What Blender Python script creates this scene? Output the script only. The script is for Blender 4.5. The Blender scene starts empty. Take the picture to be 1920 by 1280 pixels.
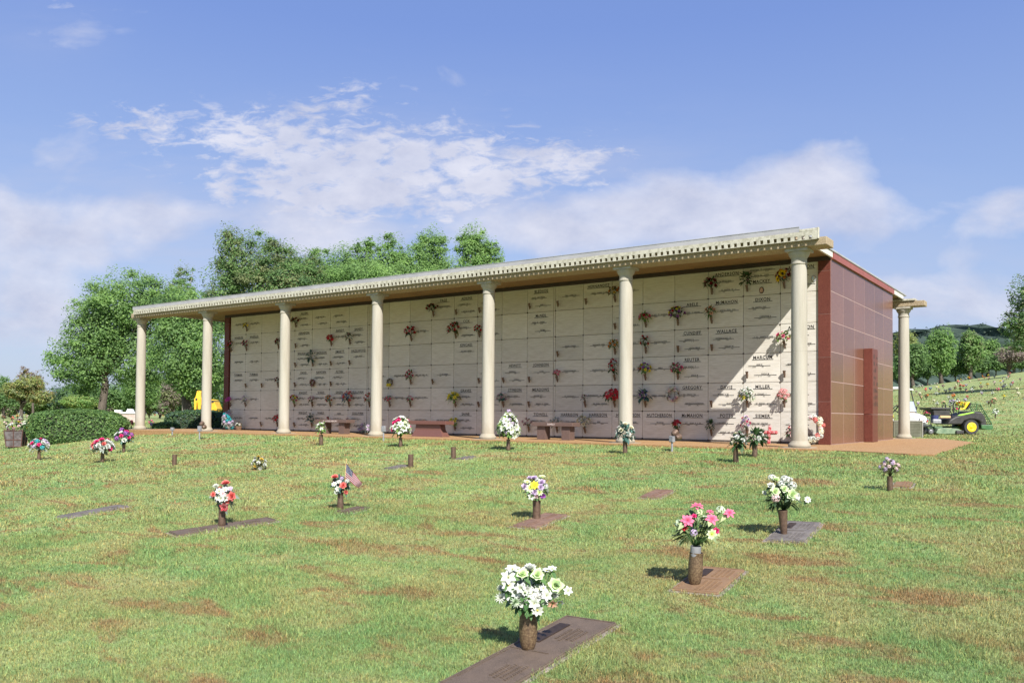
import bpy, bmesh, math, random
import numpy as np
from math import sin, cos, pi, radians
from mathutils import Vector, Matrix
# ------------------------------------------------------------------ camera and terrain
CAM = Vector((5.4626, -18.5635, 0.6389))
YAW, PITCH, ROLL = radians(35.1313), radians(1.5492), radians(0.4531)
FPX, SHY = 1588.98, 96.29
FW = Vector((-sin(YAW)*cos(PITCH), cos(YAW)*cos(PITCH), sin(PITCH)))
R0 = Vector((cos(YAW), sin(YAW), 0)); U0 = R0.cross(FW)
RT = R0*cos(ROLL)+U0*sin(ROLL); UP = -R0*sin(ROLL)+U0*cos(ROLL)
def smooth(a, b, x):
    t = max(0.0, min(1.0, (x-a)/(b-a))); return t*t*(3-2*t)
def splus(x, k=1.0):
    if x/k > 30: return x
    return k*math.log1p(math.exp(x/k))
def ground_z(x, y):
    t = splus(-0.9-.9*smooth(.2, 1.6, x)-y, 0.5)
    t = 24-splus(24-t, 2.0) if t < 60 else 24.0
    z = -0.025-0.0795*t
    z -= 0.036*min(splus(-13.5-6.5*smooth(-5, -0.5, y)-x, 1.2), 17.0)
    dx, dy = x-CAM.x, y-CAM.y
    a = 0.818*dx+0.575*dy; d = -0.575*dx+0.818*dy
    if d > 20:
        w = smooth(0.12, 0.36, a/d)*max(.55, min(1.3, .66+2.3*(a/d-.478)))
        h = splus(d-42, 5.0); h = 105-splus(105-h, 8.0) if h < 300 else 105.0
        z += w*0.095*h+(1-smooth(.0, .3, a/d))*0.003*min(h, 105.0)
    z += 0.03*sin(x*0.55+y*0.21)*sin(y*0.43-x*0.17)*smooth(0.8, 3.5, -y)
    return z
def ray(px, py):
    return FW+RT*((px-960)/FPX)+UP*((640+SHY-py)/FPX)
def at(px, py):
    """the point of the lawn that shows at that spot of the photograph"""
    d = ray(px, py); t = 2.0; lo = t
    while t < 900:
        P = CAM+d*t
        if P.z < ground_z(P.x, P.y): break
        lo = t; t *= 1.02
    hi = t
    for _ in range(30):
        m = (lo+hi)/2; P = CAM+d*m
        if P.z < ground_z(P.x, P.y): hi = m
        else: lo = m
    P = CAM+d*hi; return Vector((P.x, P.y, ground_z(P.x, P.y)))
def depth(px, py, Z): return CAM+ray(px, py)*Z
def zdep(P): return (Vector(P)-CAM).dot(FW)
# ------------------------------------------------------------------ scene, helpers
C = bpy.context.scene.collection
RNG = random.Random(7)
def tag(o, label=None, cat=None, group=None, kind=None):
    if label: o['label'] = label
    if cat: o['category'] = cat
    if group: o['group'] = group
    if kind: o['kind'] = kind
    return o
def thing(name, label, cat, loc=(0, 0, 0), rotz=0.0, group=None):
    o = bpy.data.objects.new(name, None); C.objects.link(o)
    o.empty_display_size = 0.2; o.location = loc; o.rotation_euler = (0, 0, rotz)
    return tag(o, label, cat, group)
def link(name, me, parent=None, M=None, mat=None):
    o = bpy.data.objects.new(name, me); C.objects.link(o)
    if parent: o.parent = parent
    if M is not None: o.matrix_local = M
    return o
class MB:
    """collects shapes, links them as ONE mesh object"""
    def __init__(s): s.v = []; s.f = []; s.c = []
    def add(s, vs, fs, M=None, col=None):
        n = len(s.v)
        for p in vs:
            p = Vector(p); s.v.append(M @ p if M is not None else p)
            s.c.append(col if col else (1, 1, 1))
        s.f += [tuple(i+n for i in q) for q in fs]; return s
    def box(s, x0, x1, y0, y1, z0, z1, M=None, col=None, taper=0.0):
        t = taper
        return s.add([(x0, y0, z0), (x1, y0, z0), (x1, y1, z0), (x0, y1, z0), (x0+t, y0+t, z1), (x1-t, y0+t, z1), (x1-t, y1-t, z1), (x0+t, y1-t, z1)],
                     [(0, 3, 2, 1), (4, 5, 6, 7), (0, 1, 5, 4), (1, 2, 6, 5), (2, 3, 7, 6), (3, 0, 4, 7)], M, col)
    def prism(s, poly, z0, z1, M=None, col=None):
        n = len(poly)
        vs = [(x, y, z0) for x, y in poly]+[(x, y, z1) for x, y in poly]
        fs = [tuple(range(n-1, -1, -1)), tuple(range(n, 2*n))]+[(i, (i+1) % n, n+(i+1) % n, n+i) for i in range(n)]
        return s.add(vs, fs, M, col)
    def lathe(s, prof, n=24, cx=0, cy=0, M=None, col=None, cap=True):
        vs = []; fs = []
        for r, z in prof:
            vs += [(cx+r*cos(2*pi*k/n), cy+r*sin(2*pi*k/n), z) for k in range(n)]
        for i in range(len(prof)-1):
            fs += [(i*n+k, i*n+(k+1) % n, (i+1)*n+(k+1) % n, (i+1)*n+k) for k in range(n)]
        if cap: fs += [tuple(range(n-1, -1, -1)), tuple(range((len(prof)-1)*n, len(prof)*n))]
        return s.add(vs, fs, M, col)
    def path(s, pts, rad, n=8, M=None, col=None):
        pts = [Vector(p) for p in pts]; vs = []; fs = []
        if not isinstance(rad, (list, tuple)): rad = [rad]*len(pts)
        for i, p in enumerate(pts):
            d = (pts[min(i+1, len(pts)-1)]-pts[max(i-1, 0)])
            d = d.normalized() if d.length > 1e-9 else Vector((0, 0, 1))
            a = d.orthogonal().normalized() if i == 0 else (a-d*a.dot(d)).normalized()
            b = d.cross(a)
            vs += [p+(a*cos(2*pi*k/n)+b*sin(2*pi*k/n))*rad[i] for k in range(n)]
        for i in range(len(pts)-1):
            fs += [(i*n+k, i*n+(k+1) % n, (i+1)*n+(k+1) % n, (i+1)*n+k) for k in range(n)]
        fs += [tuple(range(n-1, -1, -1)), tuple(range((len(pts)-1)*n, len(pts)*n))]
        return s.add(vs, fs, M, col)
    def ball(s, c, r, n=8, m=6, M=None, col=None, sc=(1, 1, 1)):
        c = Vector(c); vs = []; fs = []
        for i in range(m+1):
            t = pi*i/m
            vs += [c+Vector((r*sc[0]*sin(t)*cos(2*pi*k/n), r*sc[1]*sin(t)*sin(2*pi*k/n), r*sc[2]*cos(t))) for k in range(n)]
        for i in range(m):
            fs += [(i*n+k, (i+1)*n+k, (i+1)*n+(k+1) % n, i*n+(k+1) % n) for k in range(n)]
        return s.add(vs, fs, M, col)
    def mesh(s, name, mat, smooth=False, tint=False):
        me = bpy.data.meshes.new(name); me.from_pydata([tuple(p) for p in s.v], [], s.f)
        if tint:
            ca = me.color_attributes.new('tint', 'FLOAT_COLOR', 'POINT')
            ca.data.foreach_set('color', [x for c in s.c for x in (*c, 1.0)])
        if mat: me.materials.append(mat)
        if smooth: me.polygons.foreach_set('use_smooth', [True]*len(me.polygons))
        me.update(); return me
    def build(s, name, mat, parent=None, smooth=False, tint=False, bevel=0.0, seg=2, autosm=None):
        me = s.mesh(name, mat, smooth, tint)
        if autosm: me.set_sharp_from_angle(angle=radians(autosm))
        o = link(name, me, parent)
        if bevel:
            m = o.modifiers.new('bevel', 'BEVEL'); m.width = bevel; m.segments = seg; m.limit_method = 'ANGLE'; m.angle_limit = radians(40)
        return o
def copy_tree(o, parent=None):
    c = o.copy(); C.objects.link(c); c.parent = parent
    for ch in list(o.children): copy_tree(ch, c)
    return c
# ------------------------------------------------------------------ materials
def nmat(name):
    m = bpy.data.materials.new(name); m.use_nodes = True; nt = m.node_tree
    b = nt.nodes['Principled BSDF']; return m, nt, b
def N(nt, t, **kw):
    n = nt.nodes.new(t)
    for k, v in kw.items():
        if k in n.inputs: n.inputs[k].default_value = v
        else: setattr(n, k, v)
    return n
def rgba(c): return (c[0], c[1], c[2], 1.0)
def mixc(nt, fac, a, b, mode='MIX'):
    n = nt.nodes.new('ShaderNodeMix'); n.data_type = 'RGBA'; n.blend_type = mode
    for k, v in ((0, fac), (6, a), (7, b)):
        if isinstance(v, bpy.types.NodeSocket): nt.links.new(v, n.inputs[k])
        else: n.inputs[k].default_value = v if k == 0 else rgba(v)
    return n.outputs[2]
def ramp(nt, src, pts):
    r = nt.nodes.new('ShaderNodeValToRGB'); el = r.color_ramp.elements
    while len(el) < len(pts): el.new(0.5)
    for e, (p, c) in zip(el, pts): e.position = p; e.color = rgba(c) if isinstance(c, tuple) else (c, c, c, 1)
    nt.links.new(src, r.inputs[0]); return r.outputs[0]
def noise(nt, vec, scale, detail=4, rough=.55, dist=0.0):
    n = N(nt, 'ShaderNodeTexNoise', Scale=scale, Detail=detail, Roughness=rough, Distortion=dist)
    if vec is not None: nt.links.new(vec, n.inputs['Vector'])
    return n.outputs['Fac']
def coords(nt, kind='Object', scale=None):
    v = nt.nodes.new('ShaderNodeTexCoord').outputs[kind]
    if scale:
        mp = nt.nodes.new('ShaderNodeMapping'); mp.inputs['Scale'].default_value = scale
        nt.links.new(v, mp.inputs[0]); v = mp.outputs[0]
    return v
def bump(nt, b, h, strength, dist=0.01):
    n = N(nt, 'ShaderNodeBump', Strength=strength, Distance=dist); nt.links.new(h, n.inputs['Height']); nt.links.new(n.outputs[0], b.inputs['Normal'])
def pmat(name, c1, c2=None, scale=6.0, rough=.6, bmp=0.0, bscale=80.0, metal=0.0, spec=.5, lo=.35, hi=.65, stretch=None, coat=0.0, speck=None, sscale=200.0):
    m, nt, b = nmat(name); v = coords(nt, 'Object', stretch)
    col = None
    if c2: col = ramp(nt, noise(nt, v, scale, 6, .62), [(lo, c1), (hi, c2)])
    if speck:
        f = ramp(nt, noise(nt, coords(nt), sscale, 2, .6), [(.42, (0, 0, 0)), (.62, (1, 1, 1))])
        col = mixc(nt, f, col if col else c1, speck)
    if col: nt.links.new(col, b.inputs['Base Color'])
    else: b.inputs['Base Color'].default_value = rgba(c1)
    b.inputs['Roughness'].default_value = rough; b.inputs['Metallic'].default_value = metal
    b.inputs['Specular IOR Level'].default_value = spec; b.inputs['Coat Weight'].default_value = coat
    if bmp: bump(nt, b, noise(nt, coords(nt), bscale, 4, .6), bmp)
    return m
def tintmat(name, rough=.6, trans=0.0, var=.0, spec=.3, sheen=0):
    """colour comes from the per-vertex colour of petals and leaves"""
    m, nt, b = nmat(name)
    a = N(nt, 'ShaderNodeAttribute', attribute_name='tint').outputs['Color']
    nt.links.new(a, b.inputs['Base Color']); b.inputs['Roughness'].default_value = rough; b.inputs['Specular IOR Level'].default_value = spec
    if trans:
        t = N(nt, 'ShaderNodeBsdfTranslucent'); nt.links.new(a, t.inputs['Color'])
        mx = N(nt, 'ShaderNodeMixShader', Fac=trans); nt.links.new(b.outputs[0], mx.inputs[1]); nt.links.new(t.outputs[0], mx.inputs[2])
        nt.links.new(mx.outputs[0], nt.nodes['Material Output'].inputs[0])
    return m
M_ = {}
M_['petal'] = tintmat('petal_fabric', .7, .25)
M_['leaf'] = tintmat('artificial_leaf', .55, .2)
M_['crown'] = tintmat('tree_leaf', .55, .55, spec=.35)
M_['column'] = pmat('cast_stone_cream', (.345, .315, .255), (.41, .38, .315), 3, .8, .2, 120, stretch=(1, 1, .3), speck=(.30, .27, .215), sscale=90)
M_['fascia'] = pmat('painted_fascia', (.42, .395, .31), (.50, .475, .385), 2.5, .75, .15, 60, speck=(.33, .31, .235), sscale=14)
M_['aggregate_beam'] = pmat('aggregate_concrete', (.33, .25, .145), (.50, .42, .29), 30, .9, .8, 90, speck=(.20, .14, .08), sscale=70)
M_['soffit'] = pmat('soffit_board', (.215, .135, .062), (.33, .22, .105), 4, .85, .4, 60, stretch=(.5, 2.5, 1), speck=(.20, .12, .05), sscale=40)
M_['trim_dark'] = pmat('dark_bronze_trim', (.035, .022, .018), (.05, .032, .026), 5, .5)
M_['roof_metal'] = pmat('roof_sheet_metal', (.34, .335, .335), (.42, .415, .41), 2, .5, metal=.2)
M_['white_edge'] = pmat('roof_slab_edge', (.52, .50, .44), (.58, .56, .50), 4, .7)
M_['red_band'] = pmat('red_fascia_panel', (.235, .062, .040), (.29, .082, .055), 3, .45)
M_['joint'] = pmat('mortar_joint', (.29, .19, .165), (.36, .26, .23), 12, .9)
M_['bronze'] = pmat('dark_bronze', (.045, .030, .022), (.075, .05, .036), 20, .5, metal=.5)
M_['bronze_vase'] = pmat('brown_bronze', (.10, .062, .042), (.17, .11, .075), 25, .5, .2, 200, metal=.4)
M_['letter'] = pmat('bronze_letter', (.022, .016, .013), (.04, .03, .024), 20, .55, metal=.3)
M_['plinth_dark'] = pmat('plinth_stone', (.10, .085, .07), (.16, .14, .12), 8, .8)
M_['concrete'] = pmat('grey_concrete', (.42, .38, .33), (.56, .51, .45), 9, .9, .5, 90)
M_['white_plastic'] = pmat('white_paint', (.78, .78, .76), (.82, .82, .80), 3, .35)
M_['black'] = pmat('black_rubber', (.02, .02, .02), (.035, .034, .033), 20, .6)
M_['grey_metal'] = pmat('grey_metal', (.22, .22, .23), (.32, .32, .33), 14, .5, metal=.2)
M_['bench_red'] = pmat('polished_red_granite', (.15, .065, .05), (.20, .095, .075), 60, .35, speck=(.09, .04, .032), sscale=160)
M_['bench_brown'] = pmat('honed_brown_granite', (.12, .075, .06), (.17, .115, .095), 60, .45, speck=(.075, .048, .04), sscale=160)
def granite(name, c1, c2, sp, rough, flame=False):
    m, nt, b = nmat(name); v = coords(nt)
    n1 = noise(nt, v, 55, 5, .7); n2 = noise(nt, v, 1.1, 3, .5)
    col = ramp(nt, n1, [(.36, sp), (.5, c1), (.66, c2)])
    col = mixc(nt, ramp(nt, n2, [(.35, (0, 0, 0)), (.7, (.35, .35, .35))]), col, (c1[0]*.8, c1[1]*.8, c1[2]*.8))
    oi = N(nt, 'ShaderNodeObjectInfo').outputs['Random']
    hv = N(nt, 'ShaderNodeHueSaturation'); nt.links.new(col, hv.inputs['Color'])
    mr = N(nt, 'ShaderNodeMapRange'); mr.inputs[3].default_value = .86; mr.inputs[4].default_value = 1.14
    nt.links.new(oi, mr.inputs[0]); nt.links.new(mr.outputs[0], hv.inputs['Value'])
    nt.links.new(hv.outputs[0], b.inputs['Base Color'])
    b.inputs['Roughness'].default_value = rough; b.inputs['Specular IOR Level'].default_value = .16
    return m
M_['granite_polished'] = granite('red_granite_polished', (.160, .074, .048), (.25, .125, .082), (.085, .038, .026), .22)
M_['granite_front'] = granite('red_granite_honed', (.135, .042, .030), (.20, .070, .050), (.07, .02, .016), .4)
def travertine():
    m, nt, b = nmat('travertine_crypt_stone')
    v = coords(nt, 'Object', (1.2, 1.2, 14))
    n1 = noise(nt, v, 2.6, 8, .68, .4)
    col = ramp(nt, n1, [(.28, (.44, .40, .335)), (.44, (.555, .52, .455)), (.62, (.63, .60, .54)), (.8, (.57, .535, .47))])
    big = ramp(nt, noise(nt, coords(nt), 1.1, 3), [(.35, (.93, .91, .88)), (.7, (1, 1, 1))])
    col = mixc(nt, 1.0, col, big, 'MULTIPLY')
    oi = N(nt, 'ShaderNodeObjectInfo').outputs['Random']
    hv = N(nt, 'ShaderNodeHueSaturation'); nt.links.new(col, hv.inputs['Color'])
    mr = N(nt, 'ShaderNodeMapRange'); mr.inputs[3].default_value = .88; mr.inputs[4].default_value = 1.07
    nt.links.new(oi, mr.inputs[0]); nt.links.new(mr.outputs[0], hv.inputs['Value'])
    nt.links.new(hv.outputs[0], b.inputs['Base Color'])
    b.inputs['Roughness'].default_value = .45
    bump(nt, b, n1, .12, .004)
    return m
M_['travertine'] = travertine()
def paving():
    m, nt, b = nmat('orange_aggregate_paving'); v = coords(nt)
    vo = N(nt, 'ShaderNodeTexVoronoi', Scale=55.0); nt.links.new(v, vo.inputs['Vector'])
    col = ramp(nt, vo.outputs['Color'], [(.1, (.17, .088, .034)), (.45, (.31, .170, .064)), (.8, (.39, .245, .105)), (.97, (.48, .37, .23))])
    big = noise(nt, v, 1.3, 5, .6)
    col = mixc(nt, ramp(nt, big, [(.4, (0, 0, 0)), (.75, (.45, .45, .45))]), col, (.36, .20, .10))
    nt.links.new(col, b.inputs['Base Color']); b.inputs['Roughness'].default_value = .85
    bump(nt, b, vo.outputs['Distance'], .5, .006)
    return m
M_['paving'] = paving()

def column_stone():
    m, nt, b = nmat('cast_stone_column'); v = coords(nt); g = nt.nodes.new('ShaderNodeSeparateXYZ'); nt.links.new(v, g.inputs[0])
    col = ramp(nt, noise(nt, coords(nt, 'Object', (5, 5, .35)), 1.6, 6, .65), [(.30, (.30, .27, .21)), (.48, (.365, .335, .27)), (.70, (.42, .39, .325))])
    col = mixc(nt, ramp(nt, noise(nt, v, 85, 3, .6), [(.45, 0.0), (.7, .5)]), col, (.29, .26, .20))
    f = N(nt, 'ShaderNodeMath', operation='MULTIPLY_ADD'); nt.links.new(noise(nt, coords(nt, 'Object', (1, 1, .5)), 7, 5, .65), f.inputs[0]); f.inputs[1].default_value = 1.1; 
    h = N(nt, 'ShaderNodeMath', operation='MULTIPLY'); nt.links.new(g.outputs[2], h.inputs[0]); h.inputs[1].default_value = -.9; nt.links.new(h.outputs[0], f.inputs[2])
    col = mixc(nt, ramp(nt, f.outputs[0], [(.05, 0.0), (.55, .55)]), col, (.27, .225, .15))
    nt.links.new(col, b.inputs['Base Color']); b.inputs['Roughness'].default_value = .85
    bump(nt, b, noise(nt, v, 110, 4, .6), .25); return m
M_['column'] = column_stone()
# ------------------------------------------------------------------ camera, sun, sky
sc = bpy.context.scene
cd = bpy.data.cameras.new('camera'); cam = bpy.data.objects.new('camera', cd); C.objects.link(cam); sc.camera = cam
cd.sensor_width = 36; cd.lens = FPX/1920*36; cd.shift_y = SHY/1920; cd.clip_start = .1; cd.clip_end = 6000
Mc = Matrix((RT, UP, -FW)).transposed().to_4x4(); Mc.translation = CAM; cam.matrix_world = Mc
SUN = Vector((1.32, -1.0, 1.52)).normalized()
sl = bpy.data.lights.new('sun', 'SUN'); sl.energy = 4.4; sl.angle = radians(.5); sl.color = (1, .97, .92)
so = bpy.data.objects.new('sun', sl); C.objects.link(so); so.rotation_euler = (-SUN).to_track_quat('-Z', 'Y').to_euler(); so.location = (10, -10, 30)
vs_ = sc.view_settings; vs_.view_transform = 'Standard'; vs_.look = 'None'; vs_.gamma = 1; vs_.use_curve_mapping = False; vs_.exposure = EXPOSURE = 1.0
W_ = bpy.data.worlds.new('World'); sc.world = W_; W_.use_nodes = True
def build_sky(nt):
    L = nt.links.new
    bg = nt.nodes['Background']; out = nt.nodes['World Output']
    sky = nt.nodes.new('ShaderNodeTexSky'); sky.sky_type = 'NISHITA'; sky.sun_disc = False
    sky.sun_elevation = math.asin(SUN.z); sky.sun_rotation = math.atan2(SUN.x, SUN.y); sky.altitude = 100
    sky.air_density = 1.0; sky.dust_density = 1.6; sky.ozone_density = 2.2
    bg.inputs[1].default_value = .066
    d = nt.nodes.new('ShaderNodeTexCoord').outputs['Generated']
    def dot(v):
        n = N(nt, 'ShaderNodeVectorMath', operation='DOT_PRODUCT'); L(d, n.inputs[0]); n.inputs[1].default_value = v; return n.outputs['Value']
    def m(op, a, b=None, c=None):
        n = N(nt, 'ShaderNodeMath', operation=op)
        for i, v in enumerate((a, b, c)):
            if v is None: continue
            if isinstance(v, (int, float)): n.inputs[i].default_value = v
            else: L(v, n.inputs[i])
        return n.outputs[0]
    el = ramp(nt, dot(Vector((0, 0, 1))), [(.0, (4.6, 5.3, 6.9)), (.16, (3.2, 4.3, 7.0)), (.42, (1.75, 2.75, 6.4)), (.9, (1.2, 2.0, 5.0))])
    L(mixc(nt, .68, sky.outputs[0], el), bg.inputs[0])
    fz = m('MAXIMUM', dot(FW), .02)
    sx = m('DIVIDE', dot(RT), fz); sy = m('DIVIDE', dot(UP), fz)
    def ell(px, py, rx, ry, k):
        a = m('DIVIDE', m('SUBTRACT', sx, (px-960)/FPX), rx/FPX); b = m('DIVIDE', m('SUBTRACT', sy, (640+SHY-py)/FPX), ry/FPX)
        r = m('ADD', m('MULTIPLY', a, a), m('MULTIPLY', b, b))
        return m('MULTIPLY', m('POWER', 2.718, m('MULTIPLY', r, -1.0)), k)
    def bank(L_):
        t = None
        for e in L_: t = ell(*e) if t is None else m('ADD', t, ell(*e))
        return t
    up = m('ADD', m('MAXIMUM', dot(Vector((0, 0, 1))), 0.0), .10)
    def plane(sxs, sys, rot=0.0):
        cx = N(nt, 'ShaderNodeCombineXYZ'); L(m('MULTIPLY', sx, sxs), cx.inputs[0]); L(m('MULTIPLY', sy, sys), cx.inputs[1])
        mp = nt.nodes.new('ShaderNodeMapping'); L(cx.outputs[0], mp.inputs[0]); mp.inputs['Rotation'].default_value = (0, 0, rot); return mp.outputs[0]
    # high broken cloud, then soft low cumulus
    n1 = noise(nt, plane(15, 33, -.10), 1.0, 6, .62, .4); n1b = noise(nt, plane(34, 84, -.06), 1.0, 5, .62, .5)
    a1 = m('ADD', m('MULTIPLY', n1, .50), m('MULTIPLY', n1b, .50))
    b1 = bank([(430, 245, 170, 40, .95), (700, 290, 260, 75, .95), (640, 385, 200, 60, 1.15), (960, 330, 230, 75, .95), (520, 320, 160, 60, .7), (640, 180, 80, 45, .55), (240, 225, 130, 35, .6), (1080, 285, 90, 25, .5), (130, 30, 70, 60, .35), (350, 130, 40, 30, .25), (790, 180, 60, 25, .2)])
    d1 = ramp(nt, m('ADD', a1, m('MULTIPLY', b1, .15)), [(.585, 0.0), (.715, 1.0)])
    n2 = noise(nt, plane(6.5, 10.5, .30), 1.0, 7, .52, .25)
    b2 = bank([(1440, 370, 260, 65, 1.05), (1300, 420, 330, 60, .8), (1740, 265, 75, 30, .5), (1890, 390, 150, 75, .9), (1560, 300, 80, 50, .5), (80, 410, 190, 75, .9), (130, 300, 130, 45, .45), (60, 530, 190, 70, .8), (40, 620, 260, 60, .7), (330, 430, 120, 50, .4), (600, 440, 190, 50, .9), (1000, 430, 230, 60, .8), (1700, 580, 260, 70, .95), (1640, 480, 160, 22, .35)])
    d2 = ramp(nt, m('ADD', n2, m('MULTIPLY', b2, .36)), [(.64, 0.0), (.80, .75), (.95, 1.0)])
    lit = noise(nt, plane(9, 15, .3), 1.0, 6, .6)
    low = ramp(nt, sy, [(.5, (0, 0, 0)), (.5, (0, 0, 0))])
    ccol = ramp(nt, lit, [(.30, (.265, .283, .37)), (.68, (.43, .43, .475))])
    cb = N(nt, 'ShaderNodeBackground'); L(ccol, cb.inputs[0]); cb.inputs[1].default_value = 1.0
    n3 = noise(nt, plane(3.4, 17, .06), 1.0, 6, .6, .3)
    b3 = bank([(800, 330, 520, 120, .75), (500, 420, 420, 110, .5), (150, 560, 420, 130, .9), (1700, 540, 520, 90, .9), (1300, 380, 420, 90, .5), (60, 380, 240, 120, .5), (90, 60, 120, 70, .3)])
    veil = m('MULTIPLY', m('MINIMUM', b3, 1.0), ramp(nt, n3, [(.36, .12), (.64, .8)]))
    grey = N(nt, 'ShaderNodeBackground'); grey.inputs[0].default_value = (.285, .300, .385, 1)
    mv = N(nt, 'ShaderNodeMixShader'); L(m('MULTIPLY', veil, .6), mv.inputs[0]); L(bg.outputs[0], mv.inputs[1]); L(grey.outputs[0], mv.inputs[2])
    dens = m('MINIMUM', m('MAXIMUM', m('MULTIPLY', m('MULTIPLY', d1, m('MINIMUM', m('MULTIPLY', b1, 1.9), 1.0)), .84), m('MULTIPLY', d2, .84)), .92)
    mx = N(nt, 'ShaderNodeMixShader'); L(dens, mx.inputs[0]); L(mv.outputs[0], mx.inputs[1]); L(cb.outputs[0], mx.inputs[2]); L(mx.outputs[0], out.inputs[0])
build_sky(W_.node_tree)
# ------------------------------------------------------------------ lawn
def coords_scaled(nt, p, _, sc):
    mp = nt.nodes.new('ShaderNodeMapping'); mp.inputs['Scale'].default_value = sc; mp.inputs['Rotation'].default_value = (0, 0, -YAW); nt.links.new(p, mp.inputs[0]); return mp.outputs[0]
def lawn_colour(nt, blade=False):
    L = nt.links.new
    p = N(nt, 'ShaderNodeNewGeometry').outputs['Position']
    n1 = noise(nt, p, .42, 5, .6, .4); n2 = noise(nt, p, 1.9, 4, .6); n3 = noise(nt, p, 9.0, 4, .65); n4 = noise(nt, p, .75, 5, .62, .6); n5 = noise(nt, p, 48.0, 3, .7)
    base = ramp(nt, n1, [(.36, (.205, .33, .115)), (.50, (.295, .39, .137)), (.64, (.385, .425, .17))])
    base = mixc(nt, ramp(nt, n2, [(.42, 0.0), (.64, .75)]), base, (.20, .36, .125))
    base = mixc(nt, ramp(nt, n4, [(.50, 0.0), (.62, .8)]), base, (.385, .365, .155))
    base = mixc(nt, ramp(nt, n3, [(.48, 0.0), (.70, .6)]), base, (.385, .40, .165))
    dry = noise(nt, coords_scaled(nt, p, (.8, .8, .8), (.6, 1.5, 1)), 1.5, 6, .66, .8)
    base = mixc(nt, ramp(nt, dry, [(.51, 0.0), (.63, .9)]), base, (.335, .215, .105))
    base = mixc(nt, ramp(nt, n5, [(.32, 0.0), (.72, .62)]), base, (.075, .09, .04))
    if blade:
        a = N(nt, 'ShaderNodeAttribute', attribute_name='tint').outputs['Color']
        base = mixc(nt, 1.0, base, a, 'MULTIPLY')
    return base, n5
def lawn_material():
    m, nt, b = nmat('mown_lawn'); col, n5 = lawn_colour(nt)
    nt.links.new(col, b.inputs['Base Color']); b.inputs['Roughness'].default_value = .9; b.inputs['Specular IOR Level'].default_value = .15
    p = N(nt, 'ShaderNodeNewGeometry').outputs['Position']
    bump(nt, b, noise(nt, p, 30, 5, .7), .8, .04); return m
def blade_material():
    m, nt, b = nmat('grass_blade'); col, _ = lawn_colour(nt, True)
    nt.links.new(col, b.inputs['Base Color']); b.inputs['Roughness'].default_value = .6; b.inputs['Specular IOR Level'].default_value = .25
    t = N(nt, 'ShaderNodeBsdfTranslucent'); nt.links.new(col, t.inputs['Color'])
    mx = N(nt, 'ShaderNodeMixShader', Fac=.38); nt.links.new(b.outputs[0], mx.inputs[1]); nt.links.new(t.outputs[0], mx.inputs[2])
    nt.links.new(mx.outputs[0], nt.nodes['Material Output'].inputs[0]); return m
def build_ground():
    angs = [YAW+radians(a) for a in list(np.linspace(-46, 46, 200))+list(np.linspace(50, 310, 54))]
    rad = [1.2*(1.055**i) for i in range(132)]
    vs = [(CAM.x, CAM.y, ground_z(CAM.x, CAM.y))]; fs = []; na = len(angs)
    for r in rad:
        for a in angs:
            x = CAM.x-sin(a)*r; y = CAM.y+cos(a)*r; vs.append((x, y, ground_z(x, y)))
    for i in range(na): fs.append((0, 1+(i+1) % na, 1+i)[::-1])
    for j in range(len(rad)-1):
        for i in range(na):
            a = 1+j*na+i; b = 1+j*na+(i+1) % na; fs.append((a, a+na, b+na, b))
    me = bpy.data.meshes.new('ground'); me.from_pydata(vs, [], fs); me.polygons.foreach_set('use_smooth', [True]*len(fs))
    bm = bmesh.new(); bm.from_mesh(me); bmesh.ops.recalc_face_normals(bm, faces=bm.faces)
    if sum(f.normal.z for f in bm.faces) < 0: bmesh.ops.reverse_faces(bm, faces=bm.faces)
    bm.to_mesh(me); bm.free(); me.materials.append(lawn_material())
    tag(link('ground', me), 'mown cemetery lawn with green and dried brown patches', 'lawn', kind='structure')
build_ground()
# flat grave markers let into the turf: centre x, y, length along y, width, turn
TABLETS = [(2.27, -13.74, 1.72, .50, 2), (2.57, -11.40, .92, .47, 5), (2.63, -9.12, 1.10, .45, 5), (-.52, -9.40, .95, .40, 5), (0.0, -7.06, .72, .36, 5), (-7.2, -11.62, 1.05, .36, 4), (-4.0, -11.62, 1.38, .42, -16), (-3.35, -9.95, .52, .34, 2), (-6.42, -5.72, .62, .34, 4), (3.05, -5.38, .50, .30, 6), (-5.95, -4.05, .50, .32, 4)]
SLAB = [(-25.8, -.72), (.95, -.72), (2.4, -1.45), (2.85, -1.42), (2.35, 8.6), (1.0, 12.4), (-25.8, 12.4)]
def inpoly(x, y, poly):
    c = False; j = len(poly)-1
    for i in range(len(poly)):
        xi, yi = poly[i]; xj, yj = poly[j]
        if (yi > y) != (yj > y) and x < (xj-xi)*(y-yi)/(yj-yi)+xi: c = not c
        j = i
    return c
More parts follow.
